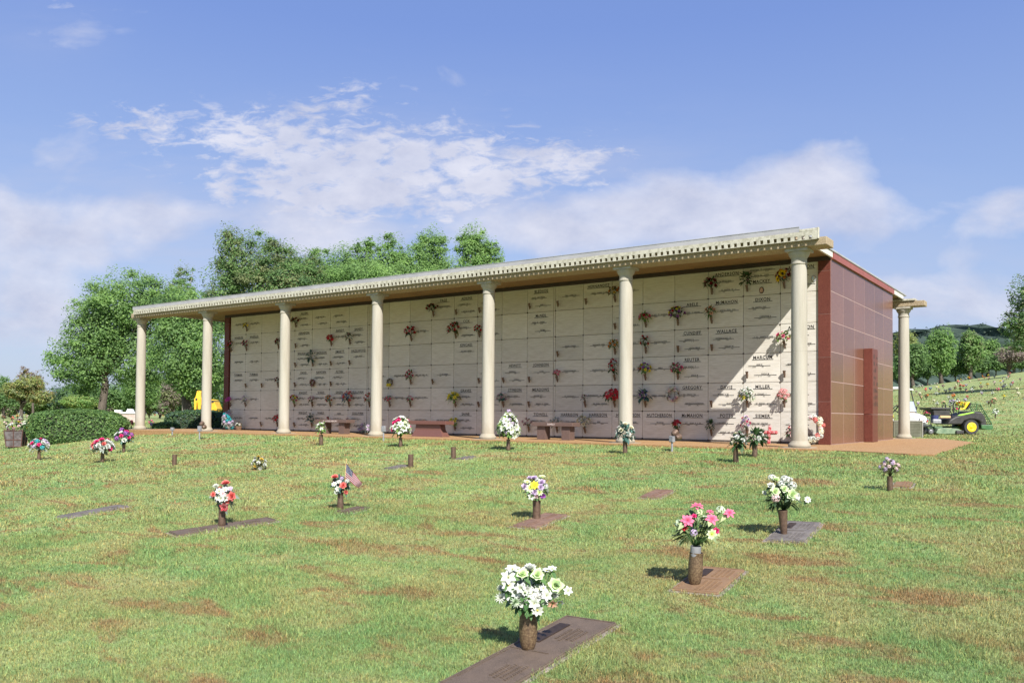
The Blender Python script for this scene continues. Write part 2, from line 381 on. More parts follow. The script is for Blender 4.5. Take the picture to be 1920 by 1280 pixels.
def build_grass():
    rs = np.random.default_rng(11); P = []; S = []
    # distance band, blades per square metre, height, width
    for r0, r1, dens, h, w in ((4.2, 6.6, 15000, .029, .0029), (6.6, 9, 10000, .029, .0037), (9, 13, 4600, .030, .0056), (13, 18, 1500, .034, .010), (18, 25, 560, .038, .016), (25, 36, 170, .044, .026), (36, 60, 62, .05, .04), (60, 115, 15, .06, .075)):
        half = radians(50); n = int(dens*half*(r1*r1-r0*r0))
        r = np.sqrt(rs.uniform(r0*r0, r1*r1, n)); a = YAW+rs.uniform(-half, half, n)
        x = CAM.x-np.sin(a)*r; y = CAM.y+np.cos(a)*r
        k = np.ones(n, bool)
        near = (y > -1.7)
        for i in np.nonzero(near)[0]:
            if inpoly(x[i], y[i], SLAB): k[i] = False
        for ti, (tx, ty, tl, tw, ta) in enumerate(TABLETS):
            og = .035 if ti < 3 else .055
            t = radians(ta); dx = x-tx; dy = y-ty; u = dx*cos(t)+dy*sin(t); v = -dx*sin(t)+dy*cos(t)
            e = .022*np.sin(v*31+tx)+.018*np.sin(u*57+v*23)+.012*np.sin(v*83)
            k &= ~((np.abs(u) < tw/2+e-og) & (np.abs(v) < tl/2+e-og))
        gap = np.sin(x*61+3*np.sin(y*23))*np.sin(y*57+3*np.sin(x*19))+.6*np.sin(x*23+2*np.sin(y*9))*np.sin(y*21+2*np.sin(x*11))
        k &= (gap > -.35) | (rs.random(len(x)) < .35)
        x = x[k]; y = y[k]; n = len(x)
        pz = np.array([ground_z(float(p), float(q)) for p, q in zip(x[::1], y[::1])]) if n < 60000 else None
        if pz is None:
            # height on a coarse lattice, then bilinear
            x0, x1, y0, y1 = x.min()-.3, x.max()+.3, y.min()-.3, y.max()+.3; g = .25 if r1 < 40 else 1.2
            nx = int((x1-x0)/g)+2; ny = int((y1-y0)/g)+2
            G = np.array([[ground_z(x0+i*g, y0+j*g) for j in range(ny)] for i in range(nx)])
            fx = (x-x0)/g; fy = (y-y0)/g; ix = fx.astype(int); iy = fy.astype(int); fx -= ix; fy -= iy
            pz = G[ix, iy]*(1-fx)*(1-fy)+G[ix+1, iy]*fx*(1-fy)+G[ix, iy+1]*(1-fx)*fy+G[ix+1, iy+1]*fx*fy
        # taller and lusher in tufts
        tuft = .5+.5*np.sin(x*1.7+np.sin(y*2.3)*1.5)*np.sin(y*1.9+np.sin(x*1.3)*1.7)
        hh = h*(.5+.65*rs.random(n)+.75*tuft**3)*(1+.9*(rs.random(n) > .985))
        edge = np.zeros(n)
        for tx, ty, tl, tw, ta in TABLETS:
            dx = np.abs(x-tx)-tw/2; dy = np.abs(y-ty)-tl/2; q = np.maximum(dx, dy); edge = np.maximum(edge, np.clip(1-q/.16, 0, 1))
        hh *= 1+.55*edge*rs.random(n)
        ww = w*(.6+.8*rs.random(n))
        P.append(np.stack([x, y, pz], 1)); S.append(np.stack([hh, ww, tuft], 1))
    P = np.concatenate(P); S = np.concatenate(S); n = len(P)
    az = rs.uniform(0, 2*pi, n); lean = rs.uniform(.15, 1.0, n)**1.0; la = rs.uniform(0, 2*pi, n)
    side = np.stack([np.cos(az), np.sin(az), np.zeros(n)], 1)*S[:, 1:2]*.5
    tip = P+np.stack([np.cos(la)*lean*S[:, 0], np.sin(la)*lean*S[:, 0], S[:, 0]*(1.05-.45*lean)], 1)
    mid = P+(tip-P)*.55; mid[:, 2] += S[:, 0]*.12
    base = P.copy(); base[:, 2] -= .006
    V = np.empty((n, 5, 3)); V[:, 0] = base-side; V[:, 1] = base+side; V[:, 2] = mid+side*.8; V[:, 3] = mid-side*.8; V[:, 4] = tip
    me = bpy.data.meshes.new('grass'); me.vertices.add(n*5); me.vertices.foreach_set('co', V.reshape(-1).astype(np.float32))
    o = np.arange(n)[:, None]*5
    loops = np.concatenate([o+0, o+1, o+2, o+3, o+3, o+2, o+4], 1).reshape(-1)
    me.loops.add(len(loops)); me.loops.foreach_set('vertex_index', loops.astype(np.int32))
    st = np.stack([np.arange(n)*7, np.arange(n)*7+4], 1).reshape(-1)
    me.polygons.add(2*n); me.polygons.foreach_set('loop_start', st.astype(np.int32))
    ca = me.color_attributes.new('tint', 'FLOAT_COLOR', 'POINT')
    k = rs.random(n); br = .50+1.15*rs.random(n)
    colr = np.stack([br*(1.0+.35*(k > .72)), br*(1.04), br*(1.0-.1*(k > .72)), np.ones(n)], 1)
    ca.data.foreach_set('color', np.repeat(colr, 5, 0).reshape(-1).astype(np.float32))
    me.update(calc_edges=True); me.materials.append(blade_material())
    tag(link('grass', me), 'short mown grass blades covering the lawn', 'grass', kind='stuff')
build_grass()
# ------------------------------------------------------------------ the mausoleum
VW = 2.60                                   # plane of the crypt fronts
ROWZ = [4.472, 3.75, 2.98, 2.275, 1.535, .795, .05]
COLU = [-23.19+.955*i for i in range(9)]; COLU[8] = -15.58
COLU = COLU[:8]+[-15.52+.9487*i for i in range(8)]+[-7.88+.95*i for i in range(8)]
CW = [.955]*7+[.905]+[.9487]*7+[.935]+[.95]*8
def crypt_pos(c, r, fx=0.0, fz=0.0):
    """a point on crypt front c (0 = far left) of row r (0 = top)"""
    return Vector((COLU[c]+fx*CW[c], VW, ROWZ[r+1]+fz*(ROWZ[r]-ROWZ[r+1])))
_txt = {}
def text_shape(s):
    """flat letter outlines, capital height 1"""
    if s not in _txt:
        cu = bpy.data.curves.new('t', 'FONT'); cu.body = s; cu.size = 1.0; cu.resolution_u = 2; cu.offset = .018; cu.space_character = 1.12
        o = bpy.data.objects.new('t', cu); C.objects.link(o)
        dg = bpy.context.evaluated_depsgraph_get(); me = bpy.data.meshes.new_from_object(o.evaluated_get(dg))
        vs = [tuple(v.co) for v in me.vertices]; fs = [tuple(p.vertices) for p in me.polygons]
        bpy.data.objects.remove(o); bpy.data.curves.remove(cu); bpy.data.meshes.remove(me)
        x0 = min(v[0] for v in vs); x1 = max(v[0] for v in vs)
        _txt[s] = ([((v[0]-(x0+x1)/2)/.72, v[1]/.72) for v in vs], fs, (x1-x0)/.72)
    return _txt[s]
def put_text(mb, s, x, z, h, y, wmax=None, squeeze=.92, M=None, col=None):
    vs, fs, w = text_shape(s); k = h*squeeze
    if wmax and w*k > wmax: k = wmax/w
    # doubled outlines give the cast letters some thickness
    mb.add([(x+v[0]*k, y, z+v[1]*h) for v in vs], fs, M, col)
    return w*k
def put_scribble(mb, x, z, w, h, y, rnd):
    """tiny cast letters, too small to be read"""
    t = x-w/2
    while t < x+w/2-.012:
        g = rnd.choice((.010, .014, .018, .018)); k = rnd.random()
        if k < .14: t += .03; continue
        mb.box(t, t+g*.45, y-.003, y, z, z+h)
        if k > .5: mb.box(t+g*.45, t+g, y-.0032, y, z+h*(.8 if k > .75 else .0), z+h*(1.0 if k > .75 else .2))
        t += g+.009
def put_line(mb, name, x, z, w, y, rnd):
    mb.box(x-w/2, x+w/2, y-.004, y-.001, z, z+.011)
    if name and name != '*': put_text(mb, name, x, z+.019, .036, y-.005, w*.9)
    else: put_scribble(mb, x, z+.017, w*rnd.uniform(.62, .9), .032, y-.004, rnd)
    for sx in (-.22, .2): put_scribble(mb, x+sx*w, z-.034, .085, .024, y-.004, rnd)
# surname, name lines
CRYPT = {
 (0,0): ('', ['*']), (0,1): ('WHEELER', ['*']), (0,2): ('', ['*']), (0,3): ('TURMAN', ['*']), (0,4): ('', ['*']), (0,5): ('', ['*']),
 (1,0): ('', ['*']), (1,1): ('WHEELER', ['*']), (1,2): ('', ['*']), (1,3): ('TURMAN', ['*']), (1,4): ('', ['*']), (1,5): ('', ['*']),
 (2,3): ('', ['*']), (2,5): ('', ['*']), (3,1): ('', ['*']), (3,3): ('TURMAN', ['*']), (3,5): ('', ['*']),
 (4,0): ('ALLEN', ['*', '*']), (4,1): ('HERNDON', ['*', '*']), (4,2): ('WILKERSON', ['*', '*']), (4,3): ('DAVIS', ['*', '*']), (4,4): ('KNIGHT', ['*', '*']), (4,5): ('WRIGHT', ['*', '*']),
 (5,0): ('', ['*', '*']), (5,2): ('JACKSON', ['*', '*']), (5,3): ('RAWDEN', ['*', '*']), (5,4): ('WARD', ['*', '*']), (5,5): ('WARD', ['*', '*']),
 (6,0): ('', ['*', '*']), (6,1): ('BANDY', ['*']), (6,2): ('SMARTT', ['*', '*']), (6,3): ('FLYNN', ['*', '*']), (6,4): ('GREEN', ['*', '*']), (6,5): ('*', ['*', '*']),
 (7,1): ('BANDY', ['*', '*']), (7,2): ('HAZELWOOD', ['*']), (7,4): ('SULLIVAN', ['*', '*']), (7,5): ('SULLIVAN', ['*', '*']),
 (8,3): ('', ['*']), (8,4): ('', ['*']), (8,5): ('', ['*']), (9,3): ('', ['*']), (9,4): ('', ['*']), (9,5): ('', ['*']),
 (10,1): ('', ['*']), (10,3): ('', ['*']), (10,4): ('', ['*']), (10,5): ('', ['*']),
 (11,0): ('PAGE', ['*']), (11,3): ('', ['*']), (11,5): ('', ['*']),
 (12,0): ('ADKINS', ['*', '*']), (12,1): ('COX', ['*', '*']), (12,2): ('KINCAID', ['*']), (12,4): ('GRAVES', ['*', '*']), (12,5): ('SAINE', ['*', '*']),
 (13,0): ('', ['*', '*']), (13,1): ('', ['*', '*']), (13,3): ('', ['*', '*']), (13,4): ('', ['*', '*']),
 (14,3): ('HEWITT', ['MARSHALL', 'LAURA E']), (14,4): ('STINSON', ['*', '*']),
 (15,0): ('BLEDSOE', ['*', 'MARY A']), (15,1): ('McNEIL', ['*', 'NORMA']), (15,3): ('JOHNSON', ['CLYDE']), (15,4): ('MEADOWS', ['WILLIAM GUY', '*']), (15,5): ('TIDWELL', ['*', '*']),
 (16,0): ('', ['*']), (16,2): ('', ['*']), (16,3): ('', ['*']), (16,4): ('', ['*']), (16,5): ('HARRISON', ['*']),
 (17,0): ('HERNANDEZ', ['*']), (17,2): ('', ['*']), (17,3): ('', ['*']), (17,4): ('', ['*', '*']), (17,5): ('HARRISON', ['MAE']),
 (18,0): ('', ['*']), (18,1): ('', ['*', '*']), (18,2): ('', ['*']), (18,3): ('', ['*']), (18,4): ('', ['*']), (18,5): ('HUTCHERSON', ['*']),
 (19,1): ('', ['*']), (19,2): ('', ['*']), (19,3): ('', ['ABELE']), (19,4): ('', ['*']), (19,5): ('HUTCHERSON', ['FRANCES']),
 (20,1): ('ABELE', ['*']), (20,2): ('CUNDIFF', ['RONALD G', 'LEONA BELLE']), (20,3): ('REUTER', ['*', 'ANNA M']), (20,4): ('GREGORY', ['*', '*']), (20,5): ('McMAHON', ['*']),
 (21,0): ('ANDERSON', ['*', '*']), (21,1): ('McMAHON', ['*']), (21,2): ('WALLACE', ['*', 'WESLEY W']), (21,4): ('DAVIS', ['ROBERT C JR', 'ALICE']), (21,5): ('POTTS', ['*', '*']),
 (22,0): ('MACKEY', ['*', '*']), (22,1): ('DIXON', ['*', 'CHRISTINE E']), (22,2): ('', ['*']), (22,3): ('MARCUM', ['ANN B', 'PATSY M']), (22,4): ('MILLER', ['*', '*']), (22,5): ('SIEMER', ['*', '*']),
 (23,0): ('ANDERSON', ['*', '*']), (23,2): ('ANDERSON', ['*', '*']), (23,3): ('', ['*', '*']), (23,4): ('', ['*', '*']), (23,5): ('HARRIS', ['*', '*']),
}
def lettering(mb, c, r, ox=0.0, oz=0.0):
    rnd = random.Random(c*10+r); w = CW[c]; h = ROWZ[r]-ROWZ[r+1]; S, Ls = CRYPT[(c, r)]; y = -.002
    if (c, r) == (22, 0):                    # surname at mid height, names above it
        put_line(mb, '*', ox+w*.5, oz+h*.86, w*.74, y, rnd); put_line(mb, '*', ox+w*.52, oz+h*.66, w*.62, y, rnd)
        tw = put_text(mb, S, ox+w*.5, oz+h*.43, .082, y-.002); mb.box(ox+w*.5-tw/2-.05, ox+w*.5+tw/2+.05, y-.004, y-.001, oz+h*.41-.008, oz+h*.41+.004)
        return
    if S:
        x = ox+w*.53; z = oz+h*.80
        if S == '*': put_scribble(mb, x, z, .2, .05, y, rnd); tw = .3
        else: tw = put_text(mb, S, x, z, .086, y-.002, w*.76)
        u = max(.5, tw+.06)
        mb.box(x-u/2, x+u/2, y-.004, y-.001, z-.022, z-.010)
    if len(Ls) == 2:
        put_line(mb, Ls[0], ox+w*.44, oz+h*.56, w*.60, y, rnd); put_line(mb, Ls[1], ox+w*.60, oz+h*.24, w*.60, y, rnd)
    elif Ls: put_line(mb, Ls[0], ox+w*.56, oz+h*.54, w*.62, y, rnd)
def build_mausoleum():
    T = thing('mausoleum', 'long open colonnaded mausoleum with stone crypt fronts and red granite end wall', 'mausoleum', (0, 0, 0))
    A = lambda n, mb, m, **k: mb.build(n, M_[m], T, **k)
    mb = MB(); mb.prism([(-25.8, -.72), (.95, -.72), (1.0, 12.4), (-25.8, 12.4)], -1.2, 0.0); mb.prism([(.95, -.72), (2.4, -1.45), (2.85, -1.42), (2.35, 8.6), (1.0, 12.4)][::1], -1.2, -.004)
    A('floor_slab', mb, 'paving')
    mb = MB(); mb.box(-25.82, -25.18, -.78, -.722, -.9, -.02); A('slab_footing', mb, 'concrete', bevel=.01)
    # core behind the crypts, plinth, trim
    mb = MB(); mb.box(-23.5, -.02, VW+.035, 9.72, .012, 4.47); A('wall_core', mb, 'plinth_dark')
    mb = MB(); mb.box(-23.23, -.3, VW+.02, VW+.034, .004, .05); A('plinth', mb, 'plinth_dark')
    mb = MB(); mb.box(-23.53, -.004, VW-.056, VW+.10, 4.474, 4.572); A('head_trim', mb, 'trim_dark')
    jz = [.002, 1.045, 2.116, 3.166, 4.22, 4.473]
    for x0, x1 in ((-.298, -.004), (-23.53, -23.232)):
        for i in range(5):
            mb = MB(); mb.box(x0, x1, VW-.05, VW+.04, jz[i]+.004, jz[i+1]-.004); A('pilaster_block', mb, 'granite_front', bevel=.004, seg=1)
        mb = MB(); mb.box(x0+.006, x1-.006, VW-.044, VW+.034, .001, 4.471); A('pilaster_joint', mb, 'joint')
    # crypt fronts: the sixteen columns nearest the photographer are separate slabs, the far eight one part
    bolt = MB(); bolt.lathe([(.0, 0), (.021, 0), (.021, .012), (.012, .018)], 8, M=Matrix.Rotation(radians(90), 4, 'X'))
    bm_ = bolt.mesh('bolt', M_['bronze'])
    far = MB(); farl = MB()
    for c in range(24):
        for r in range(6):
            w = CW[c]; h = ROWZ[r]-ROWZ[r+1]; g = .005
            if c < 8:
                far.box(COLU[c]+g, COLU[c]+w-g, VW, VW+.03, ROWZ[r+1]+g, ROWZ[r]-g)
                if (c, r) in CRYPT: lettering(farl, c, r, COLU[c]+23.19, ROWZ[r+1])
                farl.lathe([(0, 0), (.021, 0), (.021, .012), (.012, .018)], 8, M=Matrix.Translation((COLU[c]+23.19, 0, ROWZ[r+1]))@Matrix.Rotation(radians(90), 4, 'X'))
                continue
            mb = MB(); mb.box(g-.001, w-g+.001, 0, .03, g, h-g)
            o = mb.build('crypt_front', M_['travertine'], T, bevel=.004, seg=1); o.location = (COLU[c], VW, ROWZ[r+1])
            if (c, r) in CRYPT:
                lb = MB(); lettering(lb, c, r); lb.build('lettering', M_['letter'], o)
            link('corner_bolt', bm_, o)
            if (c, r) == (22, 0) or (c, r) == (23, 0):
                fx, fz = (w*.5, h*.17) if c == 22 else (w*.86, h*.42)
                md = MB(); md.lathe([(.0, 0), (.062, 0), (.062, .012), (.052, .018)], 20, M=Matrix.Translation((fx, 0, fz))@Matrix.Diagonal((1, 1, 1.35, 1))@Matrix.Rotation(radians(90), 4, 'X'))
                d = md.build('oval_medallion', M_['bronze'] if c == 22 else M_['grey_metal'], o)
                pt = MB(); pt.lathe([(0, .0185), (.046, .0185), (.046, .02)], 20, M=Matrix.Translation((fx, 0, fz))@Matrix.Diagonal((1, 1, 1.35, 1))@Matrix.Rotation(radians(90), 4, 'X'))
                pt.build('portrait', pmat('portrait_enamel', (.30, .10, .05), (.55, .38, .25), 30, .3) if c == 22 else pmat('portrait_enamel_blue', (.25, .50, .66), (.75, .55, .35), 18, .3), d)
    for xa, xb in ((-15.592, -15.526), (-7.938, -7.886)):
        mb = MB(); mb.box(xa+.004, xb-.004, VW+.006, VW+.033, .055, 4.468); A('expansion_strip', mb, 'travertine')
    f = far.build('crypt_front', M_['travertine'], T); f['kind'] = 'stuff'
    fl = farl.build('lettering', M_['letter'], f); fl.location = (-23.19, VW, 0)
    # red granite end wall
    vj = [2.57, 3.74, 4.88, 6.05, 7.24, 8.43, 9.75]; zj = [.004, .765, 1.53, 2.25, 2.98, 3.72, 4.497]
    for i in range(6):
        for j in range(6):
            mb = MB(); mb.box(-.02, .0025, vj[i]+(.002 if i == 0 else .008), vj[i+1]-.008, zj[j]+.008, zj[j+1]-.008)
            A('granite_panel', mb, 'granite_polished', bevel=.002, seg=1)
    mb = MB(); mb.box(-.019, .001, 2.571, 9.748, .002, 4.498); A('mortar_joint', mb, 'joint')
    mb = MB(); mb.box(-23.56, -23.502, 2.6, 9.74, .003, 4.49); A('far_end_panel', mb, 'granite_polished')
    mb = MB(); mb.box(-23.5, -.03, 9.721, 9.75, .003, 4.49); A('rear_panel', mb, 'travertine')
    k = [2.62, 5.0, 7.4, 9.75]
    for i in range(3):
        mb = MB(); mb.box(.0, .056, k[i]+.004, k[i+1]-.004, 4.50, 4.668); A('fascia_band', mb, 'red_band', bevel=.003, seg=1)
    # name slab standing against the end wall
    mb = MB(); mb.box(.007, .237, 5.88, 6.52, .76, 2.55); o = A('name_slab', mb, 'granite_front', bevel=.008)
    l = MB()
    rr = random.Random(5)
    for q in range(8):
        z = 2.28-.185*q
        for t in (.12, .3, .46):
            if rr.random() < .75: l.box(.2375, .241, 5.9+t, 5.9+t+rr.uniform(.05, .1), z, z+rr.uniform(.06, .12))
    l.build('lettering', M_['bronze'], o)
    mb = MB(); mb.box(.007, .232, 5.885, 6.515, .003, .752); A('name_slab_base', mb, 'granite_front', bevel=.006)
    # roof: slab, soffit, sheet metal, beams, toothed fascia
    mb = MB(); mb.box(-25.3, -.001, -.1, 11.35, 4.602, 4.66); mb.box(-.0, .05, .26, 2.56, 4.522, 4.66); mb.box(-.0, .05, 9.76, 11.2, 4.522, 4.66); mb.box(-25.32, -25.301, .26, 11.2, 4.522, 4.66); A('roof_slab', mb, 'white_edge')
    mb = MB(); mb.box(-25.25, -.004, .255, 11.15, 4.575, 4.60)
    A('soffit', mb, 'soffit')
    mb = MB(); mb.box(-25.35, .075, -.30, 11.6, 4.664, 4.715); A('roof_cap', mb, 'roof_metal', bevel=.01)
    mb = MB(); mb.box(-25.3, .10, -.330, -.302, 4.5905, 4.708); mb.box(-25.3, .10, -.338, -.303, 4.709, 4.722); A('roof_edging', mb, 'roof_metal')
    for v in (0.0, 11.5):
        mb = MB(); d = .30 if v == 0 else .25; mb.box(-25.45, .66, v-d, v+.25, 4.292, 4.462); o = A('beam', mb, 'aggregate_beam', bevel=.012); mb = MB(); mb.box(-25.28, -.01, v-d+.01, v+.24, 4.463, 4.60); A('beam_upstand', mb, 'aggregate_beam')
    mb = MB(); mb.box(-25.2, .40, 11.2, 11.62, 4.466, 4.53); A('rear_cornice', mb, 'fascia', bevel=.01)
    mb = MB(); x0, x1 = -25.12, .49; y0, y1 = -.400, -.376; p = .148
    mb.box(x0, x1, y0, y1, 4.500, 4.590); mb.box(x0, x1, y0-.001, y1+.001, 4.405, 4.4175)
    n = int((x1-x0)/p)
    for i in range(n+1):
        a = x1-.03-i*p; b = a-(p-.068)
        a = x1 if i == 0 else a
        if b < x0: b = x0
        mb.box(b, a, y0, y1, 4.4177, 4.4998)
    A('toothed_fascia', mb, 'fascia')
    mb = MB(); mb.box(.12, .492, y0-.003, -.33, 4.5905, 4.645); mb.box(.4925, .515, y0-.004, -.302, 4.416, 4.655); A('fascia_end_cap', mb, 'fascia', bevel=.006)
    mb = MB(); mb.box(x0, x1-.002, -.3755, -.302, 4.513, 4.588); A('fascia_backing', mb, 'soffit')
    # columns: base, two drum shaft, capital
    pos = [(-4.2*i, 0.0) for i in range(7)]+[(-4.2*i, 11.5) for i in range(7)]
    base = MB(); base.box(-.29, .29, -.29, .29, -.03, .012); base.lathe([(.20, .012), (.228, .02), (.238, .045), (.232, .075), (.205, .10), (.192, .125), (.178, .15)], 32)
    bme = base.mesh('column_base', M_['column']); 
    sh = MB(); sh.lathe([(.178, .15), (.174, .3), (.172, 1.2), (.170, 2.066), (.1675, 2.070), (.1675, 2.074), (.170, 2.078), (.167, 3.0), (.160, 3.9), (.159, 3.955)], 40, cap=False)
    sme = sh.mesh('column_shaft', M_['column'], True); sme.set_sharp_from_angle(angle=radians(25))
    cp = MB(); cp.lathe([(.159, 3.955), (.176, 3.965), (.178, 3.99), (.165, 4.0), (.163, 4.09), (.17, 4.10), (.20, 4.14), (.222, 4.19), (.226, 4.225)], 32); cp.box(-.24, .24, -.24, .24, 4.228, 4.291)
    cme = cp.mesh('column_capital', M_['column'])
    for me in (bme, cme): me.polygons.foreach_set('use_smooth', [True]*len(me.polygons)); me.set_sharp_from_angle(angle=radians(38))
    rr = random.Random(3)
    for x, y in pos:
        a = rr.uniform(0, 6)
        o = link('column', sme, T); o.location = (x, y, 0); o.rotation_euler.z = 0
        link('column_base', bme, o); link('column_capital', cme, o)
build_mausoleum()
# ------------------------------------------------------------------ flowers
PAL = dict(white=((.50, .56, .38), (.70, .69, .66)), lime=((.50, .74, .12), (.72, .80, .56)), red=((.33, .008, .015), (.62, .03, .05)), darkred=((.10, .004, .008), (.27, .015, .03)),
           pink=((.50, .04, .10), (.78, .20, .32)), palepink=((.72, .42, .44), (.80, .62, .60)), coral=((.62, .05, .06), (.80, .24, .20)), hotpink=((.55, .01, .10), (.80, .06, .24)),
           orange=((.55, .10, .01), (.80, .30, .04)), peach=((.70, .30, .16), (.80, .52, .38)), yellow=((.62, .40, .01), (.80, .70, .06)), gold=((.45, .30, .02), (.70, .52, .12)),
           purple=((.18, .03, .22), (.42, .14, .48)), lavender=((.42, .28, .46), (.62, .50, .66)), blue=((.06, .09, .30), (.16, .24, .50)), teal=((.02, .26, .30), (.05, .45, .48)),
           cream=((.66, .60, .30), (.80, .76, .60)), grey=((.22, .23, .22), (.42, .43, .42)), mauve=((.24, .10, .13), (.44, .24, .28)), brown=((.10, .045, .02), (.24, .12, .06)),
           redwhite=((.70, .60, .56), (.60, .04, .06)), greenwhite=((.30, .52, .16), (.74, .78, .66)), magenta=((.40, .02, .26), (.66, .10, .46)), sunflower=((.05, .02, .01), (.85, .60, .02)), fern=((.05, .10, .03), (.10, .20, .06)))
def lerp(a, b, t): return tuple(a[i]+(b[i]-a[i])*t for i in range(3))
def petal(mb, ang, L, W, e0, e1, c0, c1, tip=.6, r0=.05, cup=.25, nl=4, twist=0.0, z0=0.0):
    """one petal from the middle outwards; e0, e1: rise at its root and at its tip"""
    vs = []; cs = []; r = r0; z = z0
    ca, sa = cos(ang), sin(ang); e = e0
    for i in range(nl+1):
        t = i/nl
        if i: e = e0+(e1-e0)*(t-.5/nl); r += L/nl*cos(e); z += L/nl*sin(e)
        w = W*(math.sin(pi*min(1, t*.93+.07)**tip)+.10*(1-t))
        for k in (-1, 0, 1):
            y = w*k; zz = z+cup*w*abs(k)*(1 if k else 0)
            vs.append((r*ca-y*sa, r*sa+y*ca, zz)); cs.append(lerp(c0, c1, min(1, t*1.25)))
    fs = []
    for i in range(nl):
        for k in (0, 1): a = i*3+k; fs.append((a, a+1, a+4, a+3))
    n = len(mb.v); mb.add(vs, fs)
    for i, c in enumerate(cs): mb.c[n+i] = c
_bl = {}
def blossom_mesh(kind, pal):
    if (kind, pal) in _bl: return _bl[(kind, pal)]
    rn = random.Random(kind+pal); c0, c1 = PAL[pal]; mb = MB()
    if kind == 'rose':
        for n, L, W, e0, e1, r0, z in ((6, .92, .50, .15, .55, .06, -.12), (6, .76, .42, .55, .95, .06, -.04), (5, .60, .32, .95, 1.35, .05, .02), (4, .46, .22, 1.3, 1.75, .04, .05), (3, .36, .14, 1.5, 2.0, .03, .08)):
            for k in range(n): petal(mb, 2*pi*(k+.5*rn.random())/n+n, L*rn.uniform(.9, 1.1), W, e0, e1, lerp(c0, c1, .25), c1, .55, r0, .35, 3, 0, z)
    elif kind == 'lily':
        for k in range(6): petal(mb, pi/3*k, 1.0, .33 if k % 2 else .27, .7, -.1, c0, c1, .95, .06, .3, 4)
        for k in range(5): mb.path([(0, 0, .1), (.12*cos(k*1.26), .12*sin(k*1.26), .42)], .018, 3, col=(.55, .40, .03) if pal != 'peach' else (.5, .2, .02))
    elif kind == 'daisy':
        for k in range(8): petal(mb, pi/4*k+rn.uniform(-.1, .1), .95, .30, .35, .05, c0, c1, .8, .08, .2, 3)
        mb.ball((0, 0, .08), .16, 7, 4, col=(.62, .50, .06) if pal != 'lime' else (.5, .45, .04), sc=(1, 1, .6))
    elif kind == 'sunflower':
        for q in (0, 1):
            for k in range(12): petal(mb, pi/6*(k+.5*q), .95-.1*q, .17, .15+.15*q, .1, PAL['yellow'][0], c1, .9, .3, .2, 3)
        mb.ball((0, 0, .05), .36, 9, 4, col=(.035, .018, .01), sc=(1, 1, .45))
    elif kind == 'poin':
        for q in (0, 1):
            for k in range(6): petal(mb, pi/3*(k+.5*q)+rn.uniform(-.15, .15), rn.uniform(.85, 1.05)-.25*q, .20, .4+.3*q, -.75+.5*q, c0, c1, 1.0, .05, -.3, 4)
    elif kind == 'mum':
        for ring, n, e in ((0, 12, .05), (1, 11, .45), (2, 9, .85), (3, 6, 1.2)):
            for k in range(n): petal(mb, 2*pi*(k+.5*ring)/n+rn.uniform(-.1, .1), .95-.14*ring, .10, e, e+.35, c0, c1, .8, .04, .3, 2)
    elif kind == 'cluster':
        for k in range(15):
            z = 1-1.25*(k+.5)/15; r = math.sqrt(max(0, 1-z*z)); a = 2.4*k
            M = Matrix.Translation((r*.78*cos(a), r*.78*sin(a), z*.7))@Vector((r*cos(a), r*sin(a), z+.05)).to_track_quat('Z', 'Y').to_matrix().to_4x4()
            t = MB()
            for q in range(4): petal(t, pi/2*q+k, .34, .16, .2, .0, lerp(c0, c1, .5*rn.random()), c1, .6, .02, .1, 2)
            n = len(mb.v); mb.add(t.v, t.f, M)
            for i, c in enumerate(t.c): mb.c[n+i] = c
    me = mb.mesh('blossom', M_['petal'], True, True); _bl[(kind, pal)] = me; return me
def leaf(mb, p, d, up, L, W, col, fold=.25, droop=.5, nl=3):
    """a pointed leaf from p along d"""
    d = Vector(d).normalized(); s = d.cross(Vector(up))
    s = s.normalized() if s.length > 1e-4 else d.orthogonal().normalized(); u = s.cross(d); vs = []; fs = []
    for i in range(nl+1):
        t = i/nl; w = W*math.sin(pi*(t*.9+.08))*(1 if i < nl else 0)
        q = Vector(p)+d*(L*t)-Vector((0, 0, 1))*(droop*L*t*t)
        vs += [q-s*w+u*w*fold, q, q+s*w+u*w*fold]
    for i in range(nl):
        for k in (0, 1): a = i*3+k; fs.append((a, a+1, a+4, a+3))
    mb.add(vs, fs, None, col)
LEAFC = dict(dark=((.025, .06, .02), (.07, .13, .045)), mid=((.05, .12, .035), (.12, .22, .07)), lime=((.10, .20, .04), (.30, .42, .12)), grey=((.16, .20, .16), (.34, .38, .32)), blue=((.04, .10, .08), (.12, .22, .18)), olive=((.07, .08, .03), (.16, .16, .06)), varieg=((.06, .13, .04), (.48, .54, .28)))
